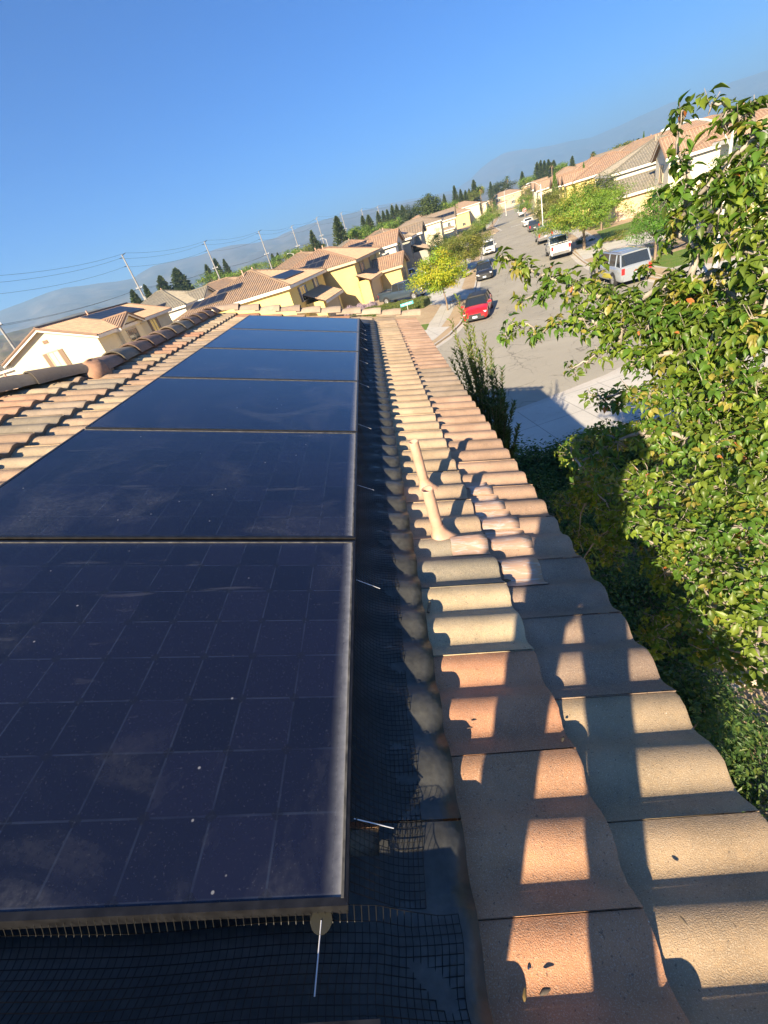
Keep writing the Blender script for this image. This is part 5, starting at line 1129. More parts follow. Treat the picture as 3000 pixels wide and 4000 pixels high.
# ------------------------------------------------------------------ the big leafy tree at the right
BL = [(1.72,2.09,0.99,0.046),(1.72,2.1,0.92,0.044),(1.72,2.1,0.85,0.044),(1.77,2.12,0.79,0.038),(1.78,2.0,0.98,0.044),(1.82,1.97,0.95,0.041),(1.82,1.98,0.89,0.048),(1.86,1.94,0.9,0.047),(1.92,1.96,0.9,0.051),(1.9,1.91,0.82,0.071),(1.87,1.81,0.74,0.091),(1.79,2.1,0.71,0.062),(1.72,2.14,0.71,0.051),(1.79,1.98,0.7,0.066),(1.83,1.96,0.75,0.075),(1.82,1.83,0.65,0.095),(1.83,1.69,0.56,0.091),(1.78,2.1,0.61,0.071),(1.75,1.87,0.59,0.09),(1.83,1.79,0.45,0.099),(1.83,1.65,0.39,0.085),(1.79,2.2,0.53,0.055),(1.82,2.04,0.45,0.068),(1.89,1.97,0.33,0.06),(1.06,2.63,0.61,0.035),(1.1,2.61,0.58,0.045),(1.15,2.59,0.54,0.055),(1.2,2.52,0.5,0.068),(1.29,2.48,0.44,0.073),(1.37,2.39,0.38,0.09),(1.44,2.29,0.33,0.097),(1.51,2.19,0.28,0.103),(1.6,2.14,0.27,0.092),(1.51,2.35,0.54,0.02),(1.49,2.35,0.48,0.025),(1.48,2.34,0.4,0.032),(1.01,2.52,0.2,0.047),(1.07,2.51,0.25,0.052),(1.15,2.43,0.22,0.05),(1.17,2.41,0.16,0.046),(1.25,2.34,0.22,0.058),(1.35,2.3,0.23,0.072),(1.12,2.52,0.36,0.045),(1.21,2.44,0.38,0.059),(1.42,2.2,0.2,0.107),(1.5,2.1,0.16,0.112),(1.58,2.0,0.18,0.111),(1.67,1.96,0.21,0.104),(1.72,1.86,0.19,0.11),(1.76,1.78,0.21,0.096),(1.71,2.09,0.31,0.064),(1.79,2.04,0.32,0.062),(1.3,2.24,-0.02,0.049),(1.37,2.22,0.0,0.044),(1.43,2.16,0.05,0.047),(1.5,2.12,0.06,0.056),(1.53,2.02,-0.02,0.068),(1.58,1.95,0.03,0.098),(1.65,1.85,0.04,0.121),(1.72,1.75,0.06,0.118),(1.76,1.62,0.14,0.109),(1.79,1.56,0.23,0.095),(1.33,2.12,-0.15,0.049),(1.39,2.08,-0.18,0.067),(1.45,1.95,-0.13,0.091),(1.53,1.85,-0.12,0.109),(1.61,1.73,-0.13,0.129),(1.68,1.59,-0.05,0.126),(1.72,1.45,-0.0,0.105),(1.32,1.97,-0.33,0.087),(1.26,1.93,-0.45,0.078),(1.38,1.87,-0.35,0.105),(1.13,1.88,-0.32,0.037),(1.13,1.84,-0.37,0.037),(1.15,1.81,-0.42,0.033),(1.46,1.74,-0.28,0.122),(1.57,1.61,-0.28,0.135),(1.63,1.46,-0.22,0.125),(1.67,1.33,-0.15,0.104),(1.31,1.74,-0.51,0.104),(1.42,1.63,-0.49,0.123),(1.5,1.47,-0.45,0.134),(1.57,1.31,-0.38,0.123),(1.62,1.19,-0.3,0.094),(1.31,1.47,-0.59,0.102),(1.38,1.35,-0.58,0.105),(1.46,1.25,-0.56,0.118),(1.53,1.12,-0.46,0.115),(1.35,1.21,-0.67,0.082),(1.38,1.11,-0.66,0.102),(1.44,0.99,-0.58,0.102),(1.46,0.92,-0.54,0.073),(1.34,0.98,-0.72,0.071),(1.37,0.89,-0.7,0.071),(1.41,0.84,-0.64,0.068),(1.33,0.74,-0.69,0.041),(1.3,0.65,-0.7,0.033)]
def big_tree():
    rng = np.random.default_rng(5); base = np.array([3.9, 1.75, ZK]); root = thing('pear_tree', tuple(base), 0, 'big leafy tree filling the right side, glossy green and yellowish leaves on grey branches', 'tree')
    blobs = [(np.array(b[:3]), b[3], 1.0) for b in BL]
    core = [b for b in BL if b[0] > 1.38 and b[2] < .62]
    for b in core:
        for k in range(3):
            sh_ = rng.uniform(.25, 1.25); p = np.array([b[0] + sh_, b[1] + rng.uniform(-.25, .45) * sh_, b[2] - rng.uniform(.0, .35) * sh_]); blobs.append((p, b[3] * rng.uniform(1., 1.6), .75))
    for k in range(60):   # beyond the right and lower edge of the frame
        p = np.array([rng.uniform(1.9, 4.4), rng.uniform(-.2, 3.2), rng.uniform(-1.3, 1.1)]); blobs.append((p, rng.uniform(.12, .2), .8))
    # shaded lower crown
    for (x, y, z, r) in [(1.75, 3.0, -1.3, .2), (1.55, 2.6, -1.2, .16), (2.1, 2.6, -1.5, .22), (1.5, 2.1, -1.15, .16), (1.8, 2.0, -1.4, .2), (2.2, 2.2, -1.7, .22), (1.6, 1.7, -1.25, .13), (2.5, 2.8, -1.6, .25), (2.0, 3.4, -1.6, .2), (1.35, 1.9, -.85, .10), (1.4, 2.35, -.9, .12), (1.55, 2.9, -.95, .14), (1.9, 1.6, -1.5, .14), (1.45, 1.3, -1.15, .10), (1.6, 1.2, -1.35, .14), (1.75, 1.0, -1.3, .13), (1.9, 1.3, -1.7, .16), (1.5, 1.6, -1.7, .16), (2.2, 1.0, -1.6, .16), (1.45, 2.6, -1.6, .15), (1.75, 3.6, -2.0, .2), (2.4, 3.6, -2.0, .22), (1.3, 2.2, -1.5, .12), (1.9, 3.0, -2.2, .2)]:
        blobs.append((np.array([x, y, z]), r, .8))
    cen = np.array([b[0] for b in blobs]); rad = np.array([b[1] for b in blobs]); N = len(cen)
    # branches: every cluster hangs on the nearest one closer to the trunk axis
    forks = [np.array([3.7, 1.75, -3.6]), np.array([3.1, 1.85, -2.3]), np.array([3.1, 1.6, -1.6]), np.array([2.6, 2.1, -1.3]), np.array([2.9, 1.9, -.6])]
    nodes_ = forks + [c for c in cen]; par = [None, 0, 1, 1, 2]; dist = [0, 1, 2, 2, 3]
    key = np.array([np.linalg.norm((c - np.array([2.85, 1.8, -1.9])) * [1, 1, .8]) for c in nodes_]); order = np.argsort(key[5:]) + 5
    done = [1, 2, 3, 4]; par = {0: None, 1: 0, 2: 1, 3: 1, 4: 2}
    for i in order:
        c = nodes_[i]; best = min(done, key=lambda j: np.linalg.norm(c - nodes_[j]) + .35 * key[j]); par[i] = best; done.append(i)
    cnt = {i: 1 for i in range(len(nodes_))}
    for i in list(order)[::-1]: cnt[par[i]] += cnt[i]
    for i in (4, 3, 2, 1): cnt[par[i]] += cnt[i]
    mb = MB(); off = Vector(base)
    for i, p in par.items():
        if p is None: continue
        a, b = Vector(nodes_[p]), Vector(nodes_[i]); r0 = .0034 * cnt[i] ** .5 + .002; r1 = .0034 * max(1, cnt[i] - 2) ** .5 + .001; L_ = (b - a).length
        m_ = a.lerp(b, .5) + Vector((rng.uniform(-.1, .1), rng.uniform(-.1, .1), rng.uniform(-.02, .12))) * L_
        mb.tube([a - off, a.lerp(m_, .5) - off + Vector((0, 0, .01)), m_ - off, b - off], [r0 * 1.05, r0, (r0 + r1) / 2, r1], 7 if r0 > .01 else 5, caps=False)
    mb.tube([(0, 0, -.1), (.06, .0, 1.2), Vector(forks[0]) - off], [.11, .095, .08], 10, caps=False); 
    mb.tube([Vector(forks[0]) - off, Vector(forks[1]) - off], [.08, .06], 10, caps=False)
    # leaves in rosettes on short spurs
    P = []; Tn = []; Nn = []; Sz = []; Cc = []
    ccam = np.array([1.2, 1.0, .2])
    for bi, (c, r, dens) in enumerate(blobs):
        nspur = max(2, int(70 * (r / .1) ** 1.9 * dens * (.27 if c[2] > -.05 else .33))) if r > .05 else max(2, int(r * 90))
        outd = c - np.array([2.85, 1.8, -1.4]); outd /= np.linalg.norm(outd)
        for s in range(nspur):
            g_ = rng.normal(size=3); g_ /= np.linalg.norm(g_); q = c + g_ * r * rng.random() ** .4 * np.array([1, 1, .95])
            sd = outd * .7 + g_ * .7 + np.array([0, 0, .35]) + rng.normal(size=3) * .3; sd /= np.linalg.norm(sd)
            if s % 2 == 0: mb.tube([Vector(c) - off, Vector(q - sd * .05) - off, Vector(q + sd * .02) - off], [.0026, .0022, .0012], 4, caps=False)
            e1 = np.cross(sd, rng.normal(size=3)); e1 /= np.linalg.norm(e1); e2 = np.cross(sd, e1)
            nl = rng.integers(5, 9); y_ = rng.random(); basec = (np.array([.10, .15, .02]) if rng.random() < .5 else np.array([.075, .15, .02])) if y_ < .68 else (np.array([.17, .23, .03]) if y_ < .91 else np.array([.27, .24, .05]))
            for k in range(nl):
                an = k * 2.4 + rng.uniform(-.5, .5); el = rng.uniform(-.2, .7); out = e1 * math.cos(an) + e2 * math.sin(an)
                t = out * 1.0 + sd * el + np.array([0, 0, -.25 - .3 * rng.random()]); t /= np.linalg.norm(t); L_ = (.021 + .033 * rng.random() ** 1.2) * (1.05 if c[2] > .0 else .84)
                P.append(q + out * .008 + t * L_ * .12); Tn.append(t); nn_ = sd * .8 + np.array([0, 0, .9]) + rng.normal(size=3) * .25 + out * .35; Nn.append(nn_); Sz.append(L_); Cc.append(basec * rng.uniform(.75, 1.3))
                if rng.random() < .004: Cc[-1] = np.array([.45, .16, .05])
    P = np.array(P) - base; T_ = np.array(Tn); Nr = np.array(Nn); S_ = np.array(Sz)[:, None]; b_ = np.cross(Nr, T_); b_ /= np.linalg.norm(b_, axis=1, keepdims=True); n_ = np.cross(T_, b_)
    # leaf outline: oval with a point, folded on the midrib and curling down at the tip
    prof = [(0, 0, 0), (.28, .27, .10), (.62, .30, .07), (.88, .14, -.04), (1.12, 0, -.16), (.88, -.14, -.04), (.62, -.30, .07), (.28, -.27, .10), (.30, 0, .0), (.64, 0, -.04)]
    k = len(P); curl = rng.uniform(.6, 2.0, (k, 1)); V = np.stack([P + T_ * S_ * u + b_ * S_ * v * .98 + n_ * S_ * (w_ * 1.5 * (curl if u > .6 else 1)) for u, v, w_ in prof], 1).reshape(-1, 3)
    quads = [(0, 1, 8, 7)]; fq = [(0, 8, 1, 1), (1, 8, 9, 2), (2, 9, 4, 3), (0, 7, 8, 8), (7, 6, 9, 8), (6, 5, 4, 9)]
    F3 = [(0, 8, 1), (1, 8, 2), (8, 9, 2), (2, 9, 3), (9, 4, 3), (0, 7, 8), (7, 6, 8), (6, 9, 8), (6, 5, 9), (5, 4, 9)]
    F = (np.arange(k)[:, None, None] * 10 + np.array(F3)[None]).reshape(-1, 3)
    raw_mesh('foliage', V, F, M_gloss, root, np.repeat(np.array(Cc), len(F3), 0), smooth=True)
    mb.build('branches', M_barkg, root)
    print('big tree leaves', k)
big_tree()
# ================================================================== vehicles
M_tyre = mat('tyre', (.02, .02, .02), .9); M_rim = mat('rim', (.45, .45, .46), .35, metal=.7); M_cglass = mat('car_glass', (.02, .025, .03), .06, spec=.9)
M_red = mat('tail_light', (.5, .02, .02), .3); M_lamp = mat('head_light', (.75, .77, .8), .15); M_black = mat('black_plastic', (.025, .025, .025), .5); M_plate = mat('number_plate', (.55, .60, .68), .5); M_chrome = mat('chrome', (.7, .7, .7), .15, metal=1.)
def paint(name, c, metal=.0): return mat(name, c, .28, metal=metal, coat=.8)
def make_car(label, cat, kind, x, y, hd, col, name, group='vehicles along the street', metal=.0, plate_txt=False):
    """hd = direction of travel (dx, dy); the car's own +x is forward"""
    a = math.atan2(hd[1], hd[0]); on_drive = False
    root = thing(name, (x, y, ZG + .004), a, label, cat, group); P = paint(name + '_paint', col, metal)
    D = {'sedan': dict(L=4.70, W=.92, zb=.18, belt=.88, roof=1.44, xs=[-2.35, -2.25, -1.5, -.6, .4, 1.1, 1.9, 2.25, 2.35], zt=[.78, .98, 1.02, .97, .93, .92, .84, .70, .55], cab=(-1.85, -1.0, .35, 1.25), r=.34, ax=1.42, cz=.93),
         'hatch': dict(L=4.45, W=.88, zb=.18, belt=.90, roof=1.50, xs=[-2.2, -2.12, -1.5, -.6, .4, 1.2, 1.85, 2.15, 2.22], zt=[.85, 1.02, 1.03, 1.0, .98, .97, .88, .74, .55], cab=(-2.02, -1.5, .25, 1.35), r=.33, ax=1.35, cz=.95),
         'suv': dict(L=4.7, W=.94, zb=.24, belt=1.02, roof=1.68, xs=[-2.35, -2.28, -1.6, -.6, .4, 1.2, 1.95, 2.3, 2.35], zt=[.95, 1.08, 1.10, 1.08, 1.07, 1.06, 1.02, .90, .62], cab=(-2.22, -1.95, .35, 1.15), r=.37, ax=1.4, cz=1.04),
         'bigsuv': dict(L=5.6, W=1.0, zb=.34, belt=1.18, roof=1.93, xs=[-2.8, -2.74, -1.9, -.6, .6, 1.6, 2.4, 2.74, 2.8], zt=[1.08, 1.22, 1.24, 1.22, 1.22, 1.2, 1.15, 1.05, .75], cab=(-2.70, -2.25, .60, 1.55), r=.42, ax=1.65, cz=1.18),
         'pickup': dict(L=5.8, W=1.0, zb=.42, belt=1.20, roof=1.92, xs=[-2.9, -2.86, -2.0, -.85, .2, 1.4, 2.4, 2.82, 2.9], zt=[1.20, 1.22, 1.22, 1.22, 1.2, 1.2, 1.16, 1.08, .8], cab=(-.95, -.68, .75, 1.55), r=.41, ax=1.85, cz=1.18)}[kind]
    W, zb = D['W'], D['zb']
    body = MB(); rings = []
    n = len(D['xs'])
    for i, (xx, zt) in enumerate(zip(D['xs'], D['zt'])):
        e = {0: .86, 1: .95, n - 2: .92, n - 1: .80}.get(i, 1.0); w_ = W * e; b0 = zb + (.12 if i in (0, n - 1) else 0); zm = (b0 + zt) / 2
        side = [(w_ * .90, b0), (w_ * .985, b0 + .10), (w_, zm - .02), (w_ * .985, zm + .12), (w_ * .955, zt - .05), (w_ * .88, zt), (w_ * .45, zt + .025)]
        rings.append([Vector((xx, yy, zz)) for yy, zz in side] + [Vector((xx, -yy, zz)) for yy, zz in reversed(side)])
    rings2 = []
    if kind == 'pickup':   # cut the bed out of the loft: body without top between tail and cab
        n0 = 3
    body.loft(rings); 
    c0, c1, c2, c3 = D['cab']; cz, rz = D['cz'], D['roof']; wt = W * (.74 if kind in ('sedan', 'hatch') else .82)
    bodyo = body.build('body', P, root)
    if kind == 'pickup':
        m = MB(); m.box(-2.8, -1.02, -W * .82, W * .82, 1.225, 1.262, 0); m.build('bed_floor', M_black, root)
        m = MB()
        for s in (-1, 1): m.box(-2.86, -1.0, s * W * .95 - .06, s * W * .95 + .06, 1.18, 1.36)
        m.box(-2.9, -2.80, -W * .9, W * .9, 1.12, 1.36); m.box(-1.06, -.98, -W * .9, W * .9, 1.12, 1.34); m.build('bed_rail', P, root)
    # cabin glass block and painted roof with pillars
    g_ = MB(); lo = [(c0, W * .90, cz), (c1, W * .90, cz), (c2, W * .92, cz), (c3, W * .84, cz - .04)]; hi = [(c1 - (c1 - c0) * .35, wt, rz - .05), (c1, wt, rz - .03), (c2, wt, rz - .05), (c2 + .05, wt * .97, rz - .08)]
    ring = []
    for (xl, wl_, zl), (xh, wh_, zh) in zip(lo, hi):
        ring.append([Vector((xl, wl_, zl)), Vector((xh, wh_, zh)), Vector((xh, -wh_, zh)), Vector((xl, -wl_, zl))])
    g_.loft(ring, smooth=False); g_.build('windows', M_cglass, root)
    r_ = MB(); T = .03
    top = [(hi[0][0] - .02, wt * .93), (c1, wt * 1.0), ((c1 + c2) / 2, wt * 1.01), (c2 - .02, wt * .99), (c2 + .08, wt * .93)]
    rr_ = []
    for i, (xx, ww) in enumerate(top):
        cr = .04 * (1 - abs(i - 2) / 2.6); rr_.append([Vector((xx, ww, rz - .07)), Vector((xx, ww * .96, rz - .02 + cr * .6)), Vector((xx, ww * .5, rz + cr)), Vector((xx, -ww * .5, rz + cr)), Vector((xx, -ww * .96, rz - .02 + cr * .6)), Vector((xx, -ww, rz - .07))])
    r_.loft(rr_)
    for s in (-1, 1):
        def bar(p, q, t=.035): r_.tube([Vector((p[0], s * p[1], p[2])), Vector((q[0], s * q[1], q[2]))], t, 4, smooth=False)
        bar((c3, W * .85, cz - .02), (c2 + .04, wt * .99, rz - .05)); bar((c0 + .02, W * .90, cz), (hi[0][0], wt, rz - .05), .06)
        xm = (c1 + c2) / 2; bar((xm, W * .925, cz), (xm, wt * 1.0, rz - .05), .045)
        if kind in ('bigsuv', 'suv'): xq = c1 + .35; bar((xq, W * .92, cz), (xq, wt * 1.0, rz - .05), .05)
    r_.build('roof', M_black if label.startswith('red') else P, root)
    if kind in ('bigsuv', 'suv'):
        m = MB()
        for s in (-1, 1): m.tube([(c1 + .1, s * wt * .85, rz + .06), (c2 - .2, s * wt * .85, rz + .06)], .022, 6)
        for xx in (c1 + .5, c2 - .6): m.tube([(xx, -wt * .85, rz + .07), (xx, wt * .85, rz + .07)], .018, 6)
        m.build('roof_rack', M_rim, root)
    for sx in (-1, 1):
        for sy in (-1, 1):
            cxw = sx * D['ax']; yy = sy * (W - .10)
            t = MB(); R0 = D['r']; w2 = .12
            prof = [(R0 * .62, -w2), (R0 * .93, -w2), (R0, -w2 * .7), (R0, w2 * .7), (R0 * .93, w2), (R0 * .62, w2)]
            rings_ = [[Vector((cxw + math.cos(k * math.pi / 10) * r0, yy + d, R0 + math.sin(k * math.pi / 10) * r0)) for k in range(20)] for r0, d in prof]
            t.loft(rings_, caps=False); wh = t.build('wheel', M_tyre, root)
            m = MB(); m.tube([(cxw, yy - sy * .02, R0), (cxw, yy + sy * .10, R0)], R0 * .62, 18)
            for k in range(5):
                an = k * 2 * math.pi / 5; m.box(-.03, .03, .05, R0 * .6, .0, .02, M=Matrix.Translation((cxw, yy + sy * .115, R0)) @ Matrix.Rotation(an, 4, 'Y') @ Matrix.Rotation(-sy * math.pi / 2, 4, 'X') if False else Matrix.Translation((cxw, yy + sy * .11, R0)) @ Matrix.Rotation(an, 4, 'Y') @ Matrix(((1, 0, 0, 0), (0, 0, sy, 0), (0, 1, 0, 0), (0, 0, 0, 1))))
            m.build('rim', M_rim, wh)
            # dark arch
            m = MB(); arc = [Vector((cxw + math.cos(math.pi * k / 12) * (R0 + .07), sy * (W + .004), R0 + math.sin(math.pi * k / 12) * (R0 + .07))) for k in range(13)]; arc_i = [Vector((cxw + math.cos(math.pi * k / 12) * (R0 - .0), sy * (W + .004), R0 + math.sin(math.pi * k / 12) * (R0 - .0))) for k in range(13)]
            arc2 = [v - Vector((0, sy * .22, 0)) for v in arc]; m.loft([arc_i, arc, arc2], close=False, caps=False, smooth=False); m.build('wheel_arch', M_black, root)
    zl = D['zt'][-2]
    for s in (-1, 1):
        m = MB(); x1 = D['xs'][-2]; hl = .10 if kind in ('sedan', 'hatch') else .16
        m.box(-.10, .05, -.20, .20, -hl / 2, hl / 2, M=Matrix.Translation((x1 - .02, s * W * .68, zl - .08)) @ Matrix.Rotation(-s * .35, 4, 'Z')); m.build('headlight', M_lamp, root)
        m = MB(); x0 = D['xs'][0]; zt_ = D['zt'][0]; tall = .15 if kind in ('sedan', 'hatch') else .36; wd = .20 if tall < .2 else .09
        m.box(-.06, .10, -wd, wd, -tall / 2, tall / 2, M=Matrix.Translation((x0 + .03, s * (W * .86 - wd * .6), zt_ - tall * .35))); m.build('tail_light', M_red, root)
        m = MB(); m.box(-.09, .09, -.11, .11, -.07, .07, M=Matrix.Translation((c3 - .15, s * (W + .10), cz + .08))); m.tube([(c3 - .12, s * W * .9, cz + .02), (c3 - .15, s * (W + .05), cz + .07)], .02, 5); m.build('mirror', P if kind != 'pickup' else M_black, root)
        m = MB(); 
        for xx in ((c1 + c2) / 2 - .05, (c1 + c2) / 2 + .85): m.box(xx, xx + .18, s * (W + .002), s * (W + .022), D['belt'] - .16, D['belt'] - .12)
        m.build('door_handles', P if kind != 'pickup' else M_black, root)
    m = MB(); m.box(D['xs'][-1] - .06, D['xs'][-1] + .05, -W * .72, W * .72, zb + .02, zb + .20); m.box(D['xs'][0] - .05, D['xs'][0] + .06, -W * .80, W * .80, zb + .02, zb + (.20 if kind in ('sedan', 'hatch') else .28)); m.build('bumper', M_chrome if kind == 'pickup' else (M_black if kind != 'bigsuv' else P), root)
    m = MB(); m.box(D['xs'][-1] - .10, D['xs'][-1] + .012, -.45, .45, zl - .32, zl - .12)
    m.build('grille', M_black, root)
    m = MB(); m.box(D['xs'][-1] + .05, D['xs'][-1] + .062, -.17, .17, zb + .12, zb + .26); m.build('number_plate', M_plate, root)
    m = MB(); zz = D['zt'][0] - .42; m.box(D['xs'][0] - .066, D['xs'][0] - .05, -.17, .17, zz, zz + .14); m.build('number_plate', M_plate, root)
    m = MB(); m.box(D['xs'][0] + .5, D['xs'][-1] - .5, -W * .8, W * .8, zb - .06, zb + .1); m.build('underbody', M_black, root)
    return root
make_car('red electric sedan with black roof parked at the kerb, facing the camera', 'car', 'sedan', 7.6, 35.3, (-.33, -.94), (.55, .012, .015), 'red_sedan')
make_car('black hatchback with a shiny hood, parked behind the red sedan', 'car', 'hatch', 12.5, 53.3, (-.25, -.97), (.02, .02, .022), 'black_hatchback')
make_car('white crossover facing the camera on the left kerb, beyond the black hatchback', 'car', 'suv', 19.0, 76.9, (-.26, -.97), (.72, .72, .70), 'white_crossover')
make_car('white pickup truck seen from behind, nearest in the row on the right kerb', 'pickup truck', 'pickup', 20.35, 52.9, (.25, .968), (.62, .62, .60), 'white_pickup')
make_car('grey pickup truck parked in front of the white pickup on the right kerb', 'pickup truck', 'pickup', 25.0, 70.0, (.25, .968), (.30, .27, .27), 'grey_pickup', metal=.3)
make_car('black crossover seen from behind, third in the row on the right kerb', 'car', 'suv', 31.0, 92.0, (.25, .968), (.03, .035, .045), 'black_crossover')
make_car('white sedan farthest in the row on the right kerb', 'car', 'sedan', 35.0, 107.5, (.22, .975), (.7, .7, .7), 'white_sedan')
make_car('silver-grey large car with roof rack by the right kerb, half behind leaves', 'car', 'bigsuv', 16.95, 33.2, (.07, 1.), (.34, .37, .40), 'silver_wagon', metal=.4)
pk = make_car('dark blue-grey pickup on the drive of the golden house, seen from its side', 'pickup truck', 'pickup', 3.4, 53.5, (.80, -.60), (.06, .085, .11), 'blue_grey_pickup', metal=.4); pk.location.z = ZK + .02
pk = make_car('white car in a drive left of the yellowing tree, mostly hidden', 'car', 'sedan', 6.3, 72.0, (.97, -.25), (.7, .7, .7), 'white_sedan'); pk.location.z = ZK + .02
make_car('white car beyond the stop sign at the far right corner', 'car', 'suv', 47.8, 152, (.25, .968), (.7, .7, .7), 'white_crossover')

# ------------------------------------------------------------------ street furniture
M_pole = mat('galvanised_pole', (.62, .60, .55), .5, metal=.2, noise=(2, .1, 3)); M_lampw = mat('lamp_head_paint', (.72, .72, .70), .4)
def lamp(label, x, y, h, ax, ay, al=2.4, rise=.6):
    t = thing('street_lamp', (x, y, ZK), 0, label, 'street lamp', 'street lamps'); mb = MB(); mb.tube([(0, 0, 0), (0, 0, .35), (0, 0, .36), (0, 0, h)], [.15, .14, .10, .06], 12); mb.build('pole', M_pole, t)
    mb = MB(); pts = [(ax * al * f, ay * al * f, h - .35 + .35 * 0 + (rise + .35) * math.sin(min(1, f * 1.15) * math.pi / 2)) for f in (0, .15, .3, .5, .7, .9, 1)]; mb.tube(pts, [.05] * 4 + [.04] * 3, 8); mb.tube([(0, 0, h - 1.0), (ax * .5, ay * .5, h - .1)], .025, 6); mb.build('arm', M_pole, t)
    mb = MB(); rings = []
    for f, r, zz in ((0, .05, 0), (.12, .12, -.01), (.35, .17, -.03), (.6, .15, -.05), (.78, .06, -.05)):
        c = Vector((ax * (al + f), ay * (al + f), h + rise + zz)); s = Vector((-ay, ax, 0)); rings.append([c + s * (r * math.cos(k * math.pi / 5)) + Vector((0, 0, .5 * r * math.sin(k * math.pi / 5))) for k in range(10)])
    mb.loft(rings); mb.build('lamp_head', M_lampw, t)
lamp('street lamp beside the grey pickup, curved arm towards the road', 31.0, 87.2, 6.45, -.9, -.35, 2.2, .62)
lamp('tall grey street lamp rising through the leaves of the big tree at right', 18.3, 25.5, 6.85, -.97, .2, 2.3, .55)
lamp('faint street lamp pole at the end of the street before the orange house', 51.5, 181, 7.1, .6, .7, 2.2, .5)
lamp('distant street lamp head peeping over the roofs by the tallest conifer', -13.0, 199, 10.6, -.8, .5, 2.2, .4)
lamp('nearer distant street lamp before the bare-topped conifer', -23, 170, 9.0, -.8, .5, 2.2, .4)
def sign(name, label, x, y, h, cat='sign'):
    t = thing(name, (x, y, ZK), 0, label, cat); mb = MB(); mb.tube([(0, 0, 0), (0, 0, h)], .03, 8); mb.build('post', M_pole, t); return t
M_teal = mat('sign_teal', (.12, .50, .52), .45); M_white = mat('sign_white', (.75, .75, .75), .5); M_sred = mat('sign_red', (.62, .03, .03), .45)
def text_mesh(txt, size, M, name, parent, mw):
    c = bpy.data.curves.new(name, 'FONT'); c.body = txt; c.size = size; c.align_x = 'CENTER'; c.align_y = 'CENTER'; c.extrude = .002
    o = bpy.data.objects.new(name, c); COL.objects.link(o); dg = bpy.context.evaluated_depsgraph_get(); me = bpy.data.meshes.new_from_object(o.evaluated_get(dg)); bpy.data.objects.remove(o)
    me.materials.clear(); me.materials.append(M); o = bpy.data.objects.new(name, me); COL.objects.link(o); o.parent = parent; o.matrix_local = mw; return o
t = sign('street_name_sign', 'turquoise street name board on a short post above the corner hedge', 2.9, 43.7, 1.05)
mb = MB(); Ms = Matrix.Rotation(R_(4), 4, 'Z'); mb.box(-.62, .62, -.012, .012, .82, 1.08, M=Ms); mb.build('name_board', M_teal, t)
mb = MB()
for k, (x0, w_) in enumerate([(-.50, .06), (-.40, .12), (-.24, .05), (-.16, .09), (-.03, .05), (.05, .11), (.2, .07), (.31, .14)]): mb.box(x0, x0 + w_, -.018, -.012, .92, .98 + .02 * (k % 2), M=Ms)
mb.build('worn_lettering', M_white, t)
t = sign('street_name_sign', 'small turquoise board against the olive-green tree', 12.9, 86.8, 2.6); mb = MB(); mb.box(-.6, .6, -.012, .012, 2.35, 2.62); mb.build('name_board', M_teal, t)
def octo(mb, r, z, d0, d1, M=None, n=8, ph=math.pi / 8):
    poly = [(math.cos(ph + k * 2 * math.pi / n) * r, math.sin(ph + k * 2 * math.pi / n) * r) for k in range(n)]; mb.prism(poly, d0, d1, M=M @ Matrix(((1, 0, 0, 0), (0, 0, 1, 0), (0, 1, 0, z), (0, 0, 0, 1))))
t = sign('stop_sign', 'red octagonal stop sign on the right corner of the side street', 40.6, 126.6, 2.35)
Mz = Matrix.Rotation(R_(-14), 4, 'Z'); mb = MB(); octo(mb, .42, 2.1, -.012, .012, Mz); mb.build('sign_face', M_sred, t)
mb = MB(); octo(mb, .455, 2.1, -.008, .008, Mz); mb.build('white_rim', M_white, t)
text_mesh('STOP', .30, M_white, 'lettering', t, Mz @ Matrix.Translation((0, -.016, 2.1)) @ Matrix.Rotation(math.pi / 2, 4, 'X'))
t = sign('stop_sign', 'white back of the stop sign on the far left corner', 36.4, 141.0, 2.55)
mb = MB(); octo(mb, .45, 2.2, -.01, .01, Mz); mb.build('sign_back', M_white, t); mb = MB(); mb.box(-.45, .45, -.01, .01, 1.35, 1.6, M=Mz); mb.build('name_board', M_white, t)
# dark chair set out on the kerb behind the red sedan
def chair(x, y, a, lab):
    t = thing('chair', (x, y, ZK + .005), a, lab, 'chair', 'discarded chairs on the kerb')
    for sx in (-1, 1):
        for sy in (-1, 1): m = MB(); m.tube([(sx * .22, sy * .22, 0), (sx * .2, sy * .2, .45)], .02, 6); m.build('leg', M_black, t)
    m = MB(); m.box(-.24, .24, -.24, .24, .44, .50); m.build('seat', M_black, t)
    m = MB(); m.tube([(-.22, -.22, .5), (-.27, -.22, 1.0)], .02, 6); m.tube([(-.22, .22, .5), (-.27, .22, 1.0)], .02, 6)
    for k in range(4): m.tube([(-.23 - .01 * k, -.22, .6 + .12 * k), (-.23 - .01 * k, .22, .6 + .12 * k)], .016, 6)
    m.build('backrest', M_black, t)
chair(7.3, 39.9, .4, 'dark slatted chair on the parkway behind the red sedan'); chair(6.7, 40.9, 2.0, 'second dark chair, half behind the yellowing tree trunk')

